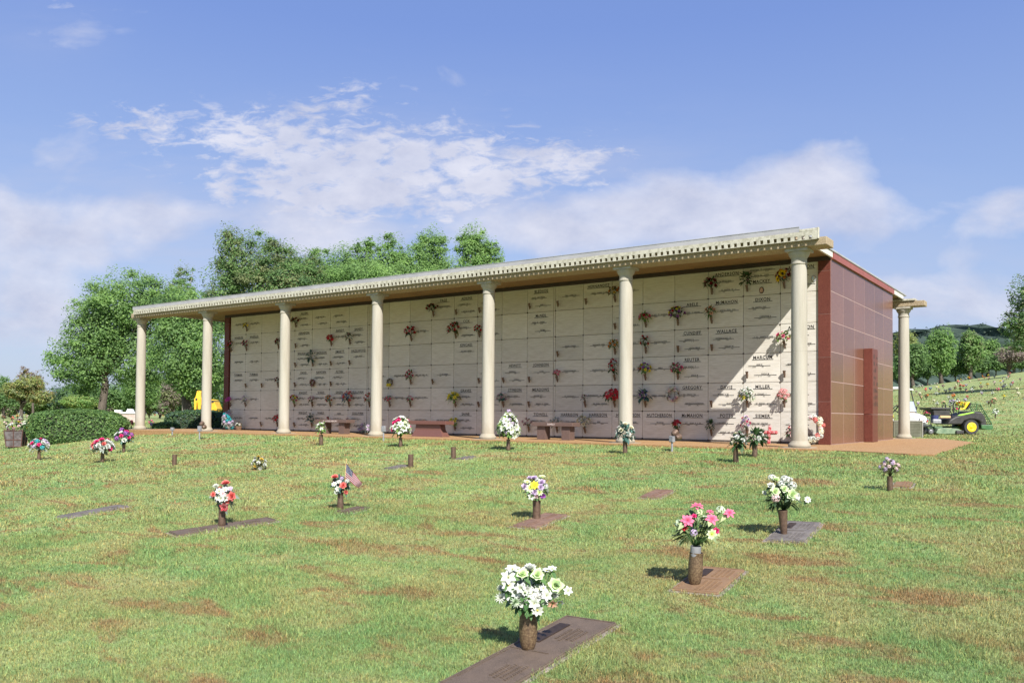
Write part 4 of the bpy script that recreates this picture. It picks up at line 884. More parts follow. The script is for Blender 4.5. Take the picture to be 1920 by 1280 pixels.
WB = [  # crypt, look, half width, half height, flowers, leaves
 (1, 0, 'small yellow', .14, .10, [D_('yellow', 6)], ('olive', 14, .10)), (0, 1, 'pink and red', .15, .16, [R_('pink', 5), R_('red', 3), R_('palepink', 3)], ('dark', 12, .09)), (1, 1, 'dark red and pink', .15, .16, [R_('darkred', 5), R_('pink', 4)], ('dark', 12, .09)),
 (0, 4, 'purple', .16, .12, [K_('magenta', 7, .06)], ('mid', 12, .09)), (1, 4, 'pale lavender', .13, .15, [K_('lavender', 5), K_('white', 3)], ('grey', 16, .09)), (3, 1, 'dark red', .12, .14, [R_('darkred', 7)], ('dark', 10, .09)), (3, 3, 'dim maroon', .10, .13, [R_('darkred', 4)], ('dark', 10, .09)), (3, 5, 'bright red', .15, .17, [P_('red', 7)], ('dark', 10, .09)),
 (4, 0, 'drooping maroon', .19, .13, [R_('darkred', 8)], ('dark', 16, .10)), (4, 4, 'red and yellow', .21, .17, [R_('pink', 6), R_('red', 4), R_('yellow', 3)], ('lime', 16, .10)), (5, 2, 'tall grey green', .19, .24, [K_('grey', 6)], ('blue', 44, .13)), (5, 4, 'faded mauve', .14, .13, [K_('mauve', 4), K_('palepink', 3)], ('olive', 14, .09)), (5, 5, 'blue green', .19, .20, [K_('grey', 3)], ('blue', 46, .13)),
 (6, 1, 'scarlet', .16, .14, [P_('red', 8)], ('dark', 10, .09)), (6, 4, 'orange and green', .16, .16, [R_('orange', 4), R_('coral', 3)], ('mid', 26, .10)), (6, 5, 'red rose', .13, .14, [R_('red', 6)], ('dark', 14, .09)), (7, 1, 'dark evergreen', .15, .15, [K_('mauve', 3)], ('dark', 40, .11)), (7, 4, 'large coral and blue', .24, .22, [R_('coral', 8, .07), K_('blue', 5), R_('palepink', 3)], ('blue', 24, .12)), (7, 5, 'small dark', .12, .10, [K_('mauve', 4)], ('dark', 20, .10)),
 (8, 4, 'coral', .17, .18, [R_('coral', 7, .06)], ('mid', 12, .10)), (9, 4, 'pink and white', .17, .13, [R_('pink', 5), R_('white', 5)], ('mid', 12, .09)), (10, 1, 'dark red rose', .22, .19, [R_('red', 7, .06), R_('pink', 4, .06)], ('dark', 24, .11)), (10, 3, 'crimson and pink', .16, .19, [R_('red', 5), R_('pink', 5)], ('mid', 14, .10)), (10, 4, 'pink', .13, .12, [R_('pink', 5), R_('white', 3)], ('mid', 12, .09)),
 (11, 0, 'spreading maroon', .24, .15, [R_('darkred', 9, .055)], ('dark', 26, .11)), (12, 1, 'red and fern', .24, .20, [R_('red', 9, .06)], ('olive', 36, .15)), (12, 4, 'yellow lily', .23, .18, [('lily', 'yellow', 9, .08)], ('lime', 26, .15)), (12, 5, 'yellow green', .16, .15, [D_('yellow', 7, .06)], ('lime', 20, .10)), (13, 1, 'red half hidden', .15, .14, [R_('red', 7)], ('dark', 12, .09)),
 (14, 4, 'olive dried', .18, .16, [K_('mauve', 4), K_('palepink', 2)], ('blue', 40, .11)), (15, 5, 'dusty mauve', .17, .15, [K_('mauve', 6)], ('olive', 16, .09)), (16, 3, 'dusty pink', .11, .11, [K_('pink', 4), K_('mauve', 2)], ('olive', 8, .08)), (16, 5, 'grey white', .22, .15, [R_('white', 4), K_('grey', 5)], ('grey', 36, .12)), (17, 4, 'withered grey', .10, .13, [K_('mauve', 4, .03)], ('olive', 16, .08)), (17, 5, 'large white', .22, .22, [R_('cream', 10, .07)], ('grey', 16, .12)),
 (18, 0, 'orange brown', .19, .16, [R_('orange', 4), R_('brown', 4), R_('gold', 2)], ('olive', 26, .11)), (18, 2, 'orange and green', .17, .15, [R_('orange', 6), R_('gold', 2)], ('mid', 26, .10)), (18, 3, 'tall red and white', .15, .27, [R_('red', 9), R_('white', 5)], ('dark', 20, .12)), (18, 4, 'large scarlet ribbon', .27, .20, [P_('red', 11, .09)], ('dark', 16, .10)),
 (19, 1, 'rose pink with greenery', .20, .13, [R_('pink', 5), R_('red', 3), R_('mauve', 3)], ('lime', 36, .11)), (19, 2, 'red and white', .13, .19, [R_('red', 5), R_('white', 5)], ('dark', 18, .11)), (19, 3, 'round yellow and purple', .19, .18, [R_('yellow', 5), R_('purple', 5), R_('red', 3), R_('white', 3)], ('lime', 24, .10)), (19, 4, 'spiky violet', .15, .18, [K_('purple', 4), K_('blue', 3)], ('blue', 40, .17)),
 (20, 1, 'large mixed yellow', .24, .20, [R_('yellow', 5, .055), R_('red', 4, .055), R_('purple', 5, .055), R_('white', 3, .05)], ('dark', 30, .12)), (20, 3, 'deep pink', .19, .17, [R_('pink', 6, .06), R_('mauve', 3)], ('mid', 30, .11)), (20, 5, 'crimson rose', .13, .14, [P_('red', 4, .08), R_('red', 2), R_('white', 2)], ('dark', 16, .10)),
 (21, 0, 'dark burgundy', .19, .16, [R_('darkred', 7, .055), R_('pink', 2)], ('dark', 36, .12)), (21, 1, 'peach', .14, .17, [R_('peach', 6, .06)], ('mid', 26, .11)), (21, 5, 'small dark green', .12, .13, [K_('grey', 2)], ('dark', 36, .11)), (22, 0, 'black green', .15, .20, [K_('mauve', 2)], ('dark', 60, .13)), (22, 4, 'white and yellow', .20, .19, [R_('white', 9, .06), D_('yellow', 2, .05)], ('mid', 24, .11)), (22, 5, 'tall pink and lavender', .13, .22, [R_('pink', 4), R_('lavender', 5), R_('palepink', 3)], ('grey', 16, .10)),
 (23, 0, 'bright sunflower', .19, .20, [('sunflower', 'sunflower', 3, .075), R_('darkred', 6), R_('orange', 4)], ('olive', 26, .10)), (23, 2, 'pink over green', .19, .14, [R_('pink', 5, .06), R_('palepink', 3)], ('lime', 40, .11)), (23, 4, 'red and white striped', .14, .16, [('cluster', 'redwhite', 8, .06)], ('mid', 8, .08)),
]
for i, (c, r, look, rx, rz, spec, lv) in enumerate(WB):
    fx, fz = .13, .14
    wall_vase(c, r, 'bronze wall vase of '+look+' bouquet') if len(look.split()) < 3 else wall_vase(c, r, 'vase of '+look+' flowers')
    b = crypt_pos(c, r, fx, fz)+Vector((0, -.088, .168))
    bouquet(f'{look} wall bouquet, {where(c, r)}', b, rx, rz, spec, lv, 100+i, 'bouquets on the crypt wall', fwd=(0, -1, .1), lower=-.55, axis=(-.1, -.12, 1))
# wreaths and things hung or leaning on the wall
def wreath(label, cen, R, r, pals, n, seed, tilt=0.0, up=0.0, name='wreath', kind='cluster', leaves=('olive', 40, .07)):
    rn = random.Random(seed); T = thing(name, label, 'wreath', cen); T.rotation_euler = (tilt, 0, 0)
    mb = MB(); mb.path([(R*cos(2*pi*k/24), 0, R*sin(2*pi*k/24)) for k in range(25)], r*.5, 8); mb.build('ring', pmat('wreath_twigs', (.10, .06, .035), (.20, .13, .08), 30, .9, .6, 120), T)
    for k in range(n):
        a = 2*pi*k/n; b = rn.uniform(-1.2, 1.2); p = Vector(((R+r*.6*sin(b))*cos(a), -r*.75*cos(b), (R+r*.6*sin(b))*sin(a)))
        d = Vector((cos(a)*sin(b), -cos(b), sin(a)*sin(b)))
        M = Matrix.Translation(p)@d.to_track_quat('Z', 'Y').to_matrix().to_4x4()@Matrix.Rotation(rn.uniform(0, 6), 4, 'Z')@Matrix.Scale(r*rn.uniform(.7, 1.0), 4)
        link('blossom', blossom_mesh(kind, rn.choice(pals)), T, M)
    fo = MB(); la, lb_ = LEAFC[leaves[0]]
    for k in range(leaves[1]):
        a = rn.uniform(0, 2*pi); p = Vector((R*cos(a), -r*.3, R*sin(a)))
        leaf(fo, p, (cos(a)*rn.uniform(-1, 1)-sin(a), -rn.random(), sin(a)*rn.uniform(-1, 1)+cos(a)), (0, -1, 0), leaves[2], leaves[2]*.25, lerp(la, lb_, rn.random()))
    fo.build('foliage', M_['leaf'], T, True, True); return T
wreath('pale dried pink wreath hanging on the fifth row, second panel after sixth column', crypt_pos(20, 4, -.02, .62)+Vector((0, -.06, 0)), .15, .055, ['palepink', 'mauve', 'grey', 'white'], 26, 1)
wreath('small dark twig wreath hanging between the third and fourth columns', crypt_pos(5, 3, .12, .35)+Vector((0, -.05, 0)), .10, .045, ['brown', 'mauve', 'brown'], 12, 2)
t = wreath('dark wreath with yellow flowers, hanging just right of fourth column', crypt_pos(9, 3, .12, .30)+Vector((0, -.05, 0)), .10, .04, ['brown', 'grey'], 12, 3)
for dx in (-.05, .04): link('blossom', blossom_mesh('daisy', 'yellow'), t, Matrix.Translation((dx, -.06, -.11))@Vector((0, -1, .2)).to_track_quat('Z', 'Y').to_matrix().to_4x4()@Matrix.Scale(.07, 4))
wreath('large white and pink ring wreath leaning on the floor by granite pilaster', (-.42, 2.30, .37), .29, .085, ['white', 'palepink', 'cream', 'white', 'coral', 'white'], 44, 4, -.35, kind='cluster', leaves=('grey', 40, .09))
T = thing('memorial_cross', 'red and white flower cross standing on the floor left of the seventh column', 'flower cross', (-1.42, 2.3, .0)); T.rotation_euler = (-.2, 0, 0)
mb = MB(); mb.box(-.03, .03, -.01, .01, .0, .44); mb.box(-.17, .17, -.012, .008, .25, .31); mb.build('frame', M_['white_plastic'], T)
for k in range(22):
    rn = random.Random(k); x, z = ((0, .02+.04*k) if k < 11 else (-.17+.034*(k-11), .28))
    link('blossom', blossom_mesh('cluster', 'redwhite' if k % 3 else 'red'), T, Matrix.Translation((x, -.03, z))@Vector((0, -1, .2)).to_track_quat('Z', 'Y').to_matrix().to_4x4()@Matrix.Scale(.05, 4))
bouquet('pink and white bouquet low behind the seventh column', (-.86, 2.35, .06), .15, .24, [R_('palepink', 8, .06), R_('coral', 5), R_('white', 5)], ('dark', 30, .12), 61, None, fwd=(0, -1, 0))
bouquet('standing white and teal floral spray at the far left wall', (-22.75, 2.25, .02), .26, .42, [K_('grey', 12, .08), K_('lavender', 8, .08), K_('teal', 9, .09), R_('white', 8, .07)], ('blue', 40, .14), 62, None, fwd=(0, -1, 0), lower=-.9)
def basket(label, loc, w, h, flowers, blabel, seed):
    T = thing('wicker_basket', label, 'basket', loc)
    mb = MB(); mb.lathe([(w*.75, 0), (w, h*.5), (w*1.05, h), (w*.95, h), (w*.9, .03), (0, .03)], 16); mb.build('bowl', pmat('wicker', (.09, .05, .03), (.20, .12, .07), 40, .8, .8, 90), T)
    mb = MB(); mb.path([(w*cos(pi*k/10), 0, h+w*1.3*sin(pi*k/10)) for k in range(11)], .012, 6); mb.build('handle', M_['bronze_vase'], T)
    bouquet(blabel, Vector(loc)+Vector((0, 0, h*.8)), w*1.0, w*.75, flowers, ('dark', 20, .1), seed)
basket('small wicker basket beside the white and teal floral spray', (-22.2, 2.3, .0), .12, .16, [R_('white', 5), R_('cream', 4)], 'white flowers in the basket by the teal floral spray', 63)
basket('wicker basket on the floor left of the red granite bench', (-12.55, 2.1, 0), .20, .22, [R_('palepink', 6), K_('mauve', 5)], 'pale flowers in the basket left of red bench', 64)
bouquet('lavender and white flowers on the floor beside the fourth column', (-15.35, 2.25, .02), .22, .18, [K_('lavender', 8, .06), R_('white', 5)], ('grey', 24, .10), 65, None, fwd=(0, -1, 0))
# ------------------------------------------------------------------ benches
def bench(name, label, px, py, seat_l, mat, style, words=None):
    p = at_z(px, py); T = thing(name, label, 'bench', p)
    h = .47; mb = MB(); mb.box(-seat_l/2, seat_l/2, -.20, .20, h-.105, h); s = mb.build('seat', M_[mat], T, bevel=.008)
    if words:
        lt = MB(); put_text(lt, words, -.02 if style == 'slab' else -.1, h-.076, .052, -.2025, seat_l*.75); lt.build('lettering', pmat('frosted_letter', (.55, .46, .42), (.62, .54, .50), 20, .8), s)
    if style == 'slab':
        for x in (-seat_l*.30, seat_l*.30):
            mb = MB(); mb.box(x-.13, x+.13, -.13, .13, .0, h-.107); mb.build('leg', M_[mat], T, bevel=.006)
    else:
        mb = MB()
        mb.add([(-.62, -.17, 0), (.62, -.17, 0), (.62, .17, 0), (-.62, .17, 0), (-.5, -.12, .2), (.5, -.12, .2), (.5, .12, .2), (-.5, .12, .2), (-.47, -.12, h-.107), (.47, -.12, h-.107), (.47, .12, h-.107), (-.47, .12, h-.107)],
               [(0, 3, 2, 1)]+[(i+4*j, (i+1) % 4+4*j, (i+1) % 4+4*j+4, i+4*j+4) for j in (0, 1) for i in range(4)]+[(8, 9, 10, 11)])
        mb.build('pedestal', M_[mat], T, bevel=.006)
    return p
def at_z(px, py, z=0.0):
    d = ray(px, py); t = (z-CAM.z)/d.z; return CAM+d*t
def on_v(px, v): d = ray(px, 800); t = (v-CAM.y)/d.y; p = CAM+d*t; p.z = 0; return p
def at_z(px, v, z=0.0): return on_v(px, v)
bench('granite_bench', 'brown granite bench with two leg slabs near the third column', 628, 1.0, 1.45, 'bench_brown', 'slab', 'IN LOVING MEMORY')
bench('granite_bench', 'red granite bench on one flared pedestal', 807, .75, 1.5, 'bench_red', 'pedestal')
bench('granite_bench', 'brown granite bench right of the tall white lilies', 1042, .9, 1.30, 'bench_brown', 'slab', 'FAMILY')
# ------------------------------------------------------------------ little spotlights in the turf
def spot(label, px, py, h, yaw, head=True):
    p = at(px, py); T = thing('garden_spotlight', label, 'spotlight', p, yaw, 'grey spotlights along the slab')
    mb = MB(); mb.path([(0, 0, -.03), (0, 0, h*.55)], .022, 10); mb.build('stake', M_['grey_metal'], T)
    mb = MB(); mb.box(-.055, .055, -.04, .04, h*.5, h*.82); mb.build('housing', M_['grey_metal'], T, bevel=.008)
    if head:
        mb = MB(); mb.lathe([(.04, 0), (.062, .03), (.07, .13), (.058, .13), (.05, .05), (0, .05)], 16, M=Matrix.Translation((.0, .02, h*.88))@Matrix.Rotation(-1.0, 4, 'X')); mb.build('lamp_head', M_['bronze_vase'], T)
        mb = MB(); mb.lathe([(.04, 0), (.062, .03), (.07, .11), (.058, .11), (.05, .05), (0, .05)], 16, M=Matrix.Translation((.09, .03, h*.72))@Matrix.Rotation(-1.3, 4, 'X')@Matrix.Rotation(.4, 4, 'Z')); mb.build('lamp_head', M_['bronze_vase'], T)
spot('short grey spotlight between the first and second columns', 323, 816, .34, .3, False)
spot('grey twin spotlight standing before the second column', 374, 824, .52, .2)
spot('plain grey utility post beside the fourth column', 719, 826, .50, .0, False)
spot('grey twin spotlight standing before the crypts, left of seventh column', 1260, 846, .40, -.3)
# ------------------------------------------------------------------ trees and hedges
def leaf_mesh(name, P, Nn, size, tint, mat, rs, aspect=.55):
    """many pointed leaves at P facing Nn, as one mesh"""
    n = len(P); t = rs.normal(size=(n, 3)); t -= Nn*(t*Nn).sum(1)[:, None]; t /= np.linalg.norm(t, axis=1)[:, None]+1e-9
    b = np.cross(Nn, t); s = (size*(.6+.8*rs.random(n)))[:, None]
    V = np.empty((n, 4, 3)); V[:, 0] = P-t*s*.5; V[:, 1] = P+b*s*aspect*.5+Nn*s*.06; V[:, 2] = P+t*s*.5; V[:, 3] = P-b*s*aspect*.5+Nn*s*.06
    me = bpy.data.meshes.new(name); me.vertices.add(n*4); me.vertices.foreach_set('co', V.reshape(-1).astype(np.float32))
    me.loops.add(n*4); me.loops.foreach_set('vertex_index', np.arange(n*4, dtype=np.int32))
    me.polygons.add(n); me.polygons.foreach_set('loop_start', (np.arange(n)*4).astype(np.int32))
    ca = me.color_attributes.new('tint', 'FLOAT_COLOR', 'POINT')
    ca.data.foreach_set('color', np.repeat(np.concatenate([tint, np.ones((n, 1))], 1), 4, 0).reshape(-1).astype(np.float32))
    me.update(calc_edges=True); me.materials.append(mat); return me
def unit(a): return a/(np.linalg.norm(a, axis=1)[:, None]+1e-9)
GREEN = dict(bright=((0.122, 0.244, 0.061), (0.329, 0.500, 0.146)), mid=((0.098, 0.201, 0.061), (0.262, 0.403, 0.128)), dark=((0.061, 0.134, 0.046), (0.171, 0.275, 0.091)), olive=((0.122, 0.165, 0.067), (0.305, 0.336, 0.146)), autumn=((0.207, 0.183, 0.061), (0.366, 0.287, 0.104)), yellow=((0.183, 0.244, 0.061), (0.390, 0.439, 0.134)), mauve=((0.195, 0.152, 0.128), (0.354, 0.287, 0.244)), blue=((0.061, 0.116, 0.085), (0.122, 0.195, 0.122)))
M_['bark'] = pmat('tree_bark', (.055, .042, .032), (.13, .105, .082), 6, .95, .9, 30, stretch=(4, 4, .7))
M_['bark_light'] = pmat('pale_bark', (.20, .17, .14), (.34, .30, .26), 6, .9, .6, 30, stretch=(4, 4, .7))
def tree(label, base, lobes, nleaf, lsize, cols, trunk_r, seed, group='trees round the cemetery', name='tree', clump=.34, bark='bark', split=.45, lean=(0, 0), cat='tree', trunks=1, fill=1.0):
    """lobes: ellipsoids (dx, dy, z, rx, ry, rz) in metres from the base, each filled with leafy clumps"""
    rs = np.random.default_rng(seed); rn = random.Random(seed)
    T = thing(name, label, cat, base, 0, group); P = []; Nn = []; TI = []; tips = []
    vol = [rx*rz for *_, rx, ry, rz in lobes]; tot = sum(vol)
    for (dx, dy, z, rx, ry, rz), v in zip(lobes, vol):
        nl = int(nleaf*v/tot); R = (rx*ry*rz)**(1/3); nc = max(16, int(95*fill*(v/tot)**.55))
        d = unit(rs.normal(size=(nc, 3))); rad = rs.uniform(.25, 1.0, nc)**.55
        c = d*rad[:, None]*np.array([rx, ry, rz])*.88; cr = R*clump*.74*rs.uniform(.55, 1.35, nc)
        w = cr**2; k = rs.choice(nc, nl, p=w/w.sum())
        e = unit(rs.normal(size=(nl, 3))); q = np.minimum(np.abs(rs.normal(size=nl))*.42+rs.random(nl)*.40, .95+.25*rs.random(nl))
        p = c[k]+e*(q*cr[k])[:, None]*np.array([1.15, 1.15, .72])+np.array([dx, dy, z])
        fl = rs.random(nl) < .42*min(1.0, fill); dv = unit(rs.normal(size=(nl, 3))); bulge = 1+.10*np.sin(dv[:, 0]*7+seed)+.09*np.sin(dv[:, 2]*9+dv[:, 1]*6+seed*2)
        vol_p = dv*(rs.random(nl)**.42*bulge*.93)[:, None]*np.array([rx, ry, rz])+np.array([dx, dy, z])
        p = np.where(fl[:, None], vol_p, p); e = np.where(fl[:, None], dv, e)
        out = unit(p-np.array([dx, dy, z-.2*rz])); nn = unit(e*.55+out*.45+np.array([.30, -.25, .65])+rs.normal(size=(nl, 3))*.5)
        pal = [GREEN[x] for x in cols]; pk = rs.integers(0, len(pal), nc); ct = rs.random(nc)
        lo = np.array([a for a, _ in pal])[pk][k]; hi = np.array([b for _, b in pal])[pk][k]
        t = np.clip(.55*ct[k]+.6*rs.random(nl)-.08, 0, 1.15)[:, None]
        P.append(p); Nn.append(nn); TI.append(lo+(hi-lo)*t)
        tips += [Vector(c[i])+Vector((dx, dy, z)) for i in rs.permutation(nc)[:max(4, int(7*v/tot)+3)]]
    me = leaf_mesh('crown', np.concatenate(P), np.concatenate(Nn), lsize, np.concatenate(TI), M_['crown'], rs)
    link('crown', me, T)
    zt = max(l[2] for l in lobes); mb = MB()
    for q in range(trunks):
        ox = rn.uniform(-.5, .5)*trunk_r*5*(q > 0); fork = Vector((lean[0]+ox*2, lean[1], zt*split))
        pts = [Vector((ox, 0, -.4)), Vector((ox+lean[0]*.15, lean[1]*.15, zt*split*.3)), fork*.72+Vector((rn.uniform(-1, 1)*trunk_r, rn.uniform(-1, 1)*trunk_r, 0)), fork]
        mb.path(pts, [trunk_r*1.5, trunk_r*1.02, trunk_r*.9, trunk_r*.78], 10)
        for t in tips[q::trunks]:
            m = fork.lerp(t, .45)+Vector((rn.uniform(-.4, .4), rn.uniform(-.4, .4), rn.uniform(.0, .6)))*trunk_r*3
            mb.path([fork-Vector((0, 0, trunk_r*rn.uniform(0, 3))), m, t], [trunk_r*.5, trunk_r*.28, trunk_r*.06], 6)
    mb.build('trunk', M_[bark], T, True); return T
def spot_at(px, Z, py=770):
    p = depth(px, py, Z); p.z = ground_z(p.x, p.y); return p
def lob(base, Z, x0, x1, y0, y1, dz=0.0, thick=.9):
    """an ellipsoid of crown that spans those pixels at distance Z"""
    c = depth((x0+x1)/2, (y0+y1)/2, Z)+FW*dz; k = Z/FPX; rx = (x1-x0)/2*k; rz = (y1-y0)/2*k; d = c-base
    return (d.x, d.y, d.z, rx*thick, rx*thick, rz)
def ptree(label, px, Z, boxes, n, ls, cols, tr, seed, **kw):
    b = spot_at(px, Z); return tree(label, b, [lob(b, Z, *q) for q in boxes], n, ls, cols, tr, seed, **kw)
ptree('large broad green tree with dark trunk behind the clipped hedge', 190, 56, [(78, 240, 600, 748), (190, 330, 590, 745), (150, 335, 500, 640), (110, 260, 535, 690), (250, 400, 520, 640)], 74800, 0.152, ['mid', 'dark', 'bright'], .26, 1, split=.5)
ptree('green tree with leaning gnarled trunk seen between first and second columns', 357, 47, [(262, 450, 585, 735), (280, 420, 540, 660), (300, 440, 650, 750)], 47600, 0.137, ['bright', 'mid', 'dark'], .26, 2, lean=(-.9, .2), split=.5)
ptree('thin open tree with pale forked stems rising behind the left roof end', 345, 74, [(312, 375, 485, 590), (325, 365, 560, 640)], 4420, 0.167, ['olive', 'mid'], .16, 3, bark='bark_light', split=.7, fill=.5, clump=.3)
ptree('tallest dense tree above the left half of the roof', 470, 62, [(366, 480, 470, 640), (395, 545, 422, 570), (470, 590, 440, 610), (398, 460, 414, 500), (440, 660, 485, 640), (540, 620, 455, 600)], 78200, 0.160, ['mid', 'dark', 'olive'], .3, 4, clump=.30)
ptree('broad green tree above the middle of the roof', 680, 66, [(560, 650, 462, 560), (600, 690, 448, 560), (650, 725, 438, 550), (695, 770, 430, 550), (735, 815, 446, 560), (560, 880, 475, 620)], 78200, 0.160, ['bright', 'mid', 'mid'], .3, 5, clump=.28)
ptree('light green tree with a gap in its crown, rightmost above the roof', 860, 70, [(768, 850, 420, 525), (846, 928, 412, 525), (886, 955, 446, 550), (755, 955, 478, 590)], 51000, 0.160, ['bright', 'mid'], .28, 6, clump=.32)
ptree('yellow and orange autumn tree at the far left edge', 40, 108, [(0, 70, 712, 752), (45, 105, 728, 760), (20, 90, 700, 740)], 10200, 0.258, ['autumn', 'yellow', 'olive'], .22, 7, split=.45)
ptree('sparse russet tree with bare top behind the autumn tree', 62, 130, [(52, 84, 690, 740), (30, 60, 686, 720)], 1870, 0.258, ['autumn', 'mauve'], .18, 8, fill=.5)
ptree('dark green tree at the extreme left edge of the cemetery', 8, 125, [(-40, 28, 698, 765), (-20, 40, 730, 768)], 7140, 0.274, ['dark', 'mid'], .25, 9)
ptree('low round yellow green tree behind the left end of the hedge', 150, 92, [(112, 190, 738, 768)], 7140, 0.198, ['yellow', 'bright'], .15, 10, split=.3)
for i, (px, Z, bx, cols, lab) in enumerate([(270, 125, [(225, 310, 690, 765)], ['mid', 'bright'], 'pale green tree far behind the stone columbarium'), (325, 135, [(290, 360, 700, 768)], ['olive', 'mauve'], 'dull brownish tree far behind, between the first two columns'), (395, 130, [(345, 440, 690, 766)], ['mid', 'dark'], 'dark far tree close behind the yellow digger arm'), (120, 140, [(80, 175, 720, 770)], ['dark', 'blue'], 'low dark tree right of the autumn tree'), (220, 140, [(180, 260, 715, 768)], ['dark', 'mid'], 'dark far tree left of the stone columbarium')]):
    ptree(lab, px, Z, bx, 6500, .30, cols, .2, 20+i, split=.35)
for i, (px, Z, bx, cols, lab) in enumerate([(60, 150, [(20, 100, 730, 772)], ['mid', 'olive'], 'wide green tree directly behind the autumn tree'), (165, 150, [(110, 215, 712, 772)], ['mid', 'dark'], 'wide green tree behind the dark trunk of the broad tree'), (300, 155, [(255, 350, 715, 772)], ['bright', 'mid'], 'bright far tree seen left of the second column'), (430, 150, [(400, 480, 700, 772)], ['mid', 'dark'], 'far tree half hidden by the left granite pilaster'), (20, 155, [(-60, 60, 738, 773)], ['dark', 'olive'], 'low far tree at the left picture edge'), (250, 150, [(210, 290, 735, 773)], ['dark', 'mid'], 'low far tree right behind the stone columbarium'), (360, 150, [(330, 410, 735, 773)], ['dark', 'bright'], 'low far tree behind the gnarled trunk')]):
    ptree(lab, px, Z, bx, 8000, .34, cols, .2, 70+i, split=.2)
ptree('round bright green tree, tallest of the right-hand row', 1765, 142, [(1735, 1800, 606, 690), (1745, 1795, 640, 705), (1730, 1770, 630, 690)], 11050, 0.350, ['bright', 'bright', 'mid'], .3, 31, clump=.3)
ptree('dark rounded tree just right of the rear column', 1712, 138, [(1684, 1745, 640, 708), (1675, 1715, 655, 712)], 8840, 0.334, ['dark', 'mid'], .28, 32)
ptree('olive tree partly hidden by the rear column', 1697, 165, [(1668, 1725, 612, 690)], 6460, 0.380, ['olive', 'yellow'], .28, 33)
ptree('green tree standing right of the tallest bright tree', 1820, 146, [(1792, 1850, 622, 692), (1800, 1835, 615, 660)], 8840, 0.350, ['mid', 'bright', 'olive'], .28, 34)
ptree('lighter green tree beside the purple tinged bush', 1852, 152, [(1835, 1880, 634, 692)], 6120, 0.350, ['bright', 'mid'], .26, 35)
ptree('low green tree on the crest behind the purple tinged bush', 1900, 165, [(1868, 1935, 640, 690)], 6120, 0.380, ['mid', 'dark'], .26, 36)
ptree('wide low purple tinged bush below the big right-hand tree', 1892, 120, [(1860, 1935, 648, 682)], 4420, 0.243, ['mauve', 'mauve', 'olive'], .16, 37, split=.35, name='bush', cat='bush', fill=.6)
ptree('big dark tree reaching into the picture at the right edge', 1940, 82, [(1868, 1960, 570, 640), (1885, 2010, 496, 610), (1880, 1990, 600, 668), (1900, 1960, 540, 640)], 15300, 0.228, ['dark', 'olive', 'mid'], .34, 38, clump=.26, fill=1.0)
for i, (px, y0, y1, nm) in enumerate([(-8, 744, 779, 'at the left picture edge'), (22, 750, 779, 'below the dark tree at the left edge'), (55, 748, 779, 'below the autumn tree'), (88, 752, 779, 'right of the autumn tree'), (120, 750, 779, 'behind the left end of the hedge'), (152, 754, 779, 'behind the round yellow green tree'), (184, 750, 779, 'behind the dark trunk of the broad tree'), (214, 750, 779, 'left of the stone columbarium'), (246, 752, 779, 'right of the stone columbarium'), (280, 748, 779, 'right of the first column'), (312, 752, 779, 'midway between the first two columns'), (344, 748, 779, 'left of the yellow digger arm'), (376, 750, 779, 'behind the second column'), (408, 750, 779, 'right of the second column')]):
    ptree(f'low far shrub {nm}', px, 152, [(px-19, px+19, y0, y1)], 3000, .32, [['olive', 'mid'], ['mid', 'mauve'], ['dark', 'mid']][i % 3], .1, 90+i, split=.3, name='shrub', cat='shrub', group='shrubs along the far left field')
for i, (px, w, y0, y1, nm) in enumerate([(1686, 20, 672, 716, 'behind the rear column'), (1712, 20, 678, 714, 'below the dark rounded tree'), (1740, 20, 672, 711, 'left below the tallest bright tree'), (1765, 20, 680, 708, 'under the tallest bright tree'), (1792, 22, 668, 706, 'right below the tallest bright tree'), (1818, 20, 672, 703, 'under the green tree beside it'), (1842, 20, 664, 700, 'below the lighter green tree'), (1868, 20, 662, 697, 'left below the purple tinged bush'), (1892, 20, 668, 694, 'under the purple tinged bush'), (1916, 22, 660, 692, 'at the right picture edge')]):
    ptree(f'dark low shrub {nm}', px, 149, [(px-w, px+w, y0, y1)], 3230, 0.319, ['dark', 'mid'], .1, 50+i, split=.3, name='shrub', cat='shrub', group='shrubs under the right-hand trees')
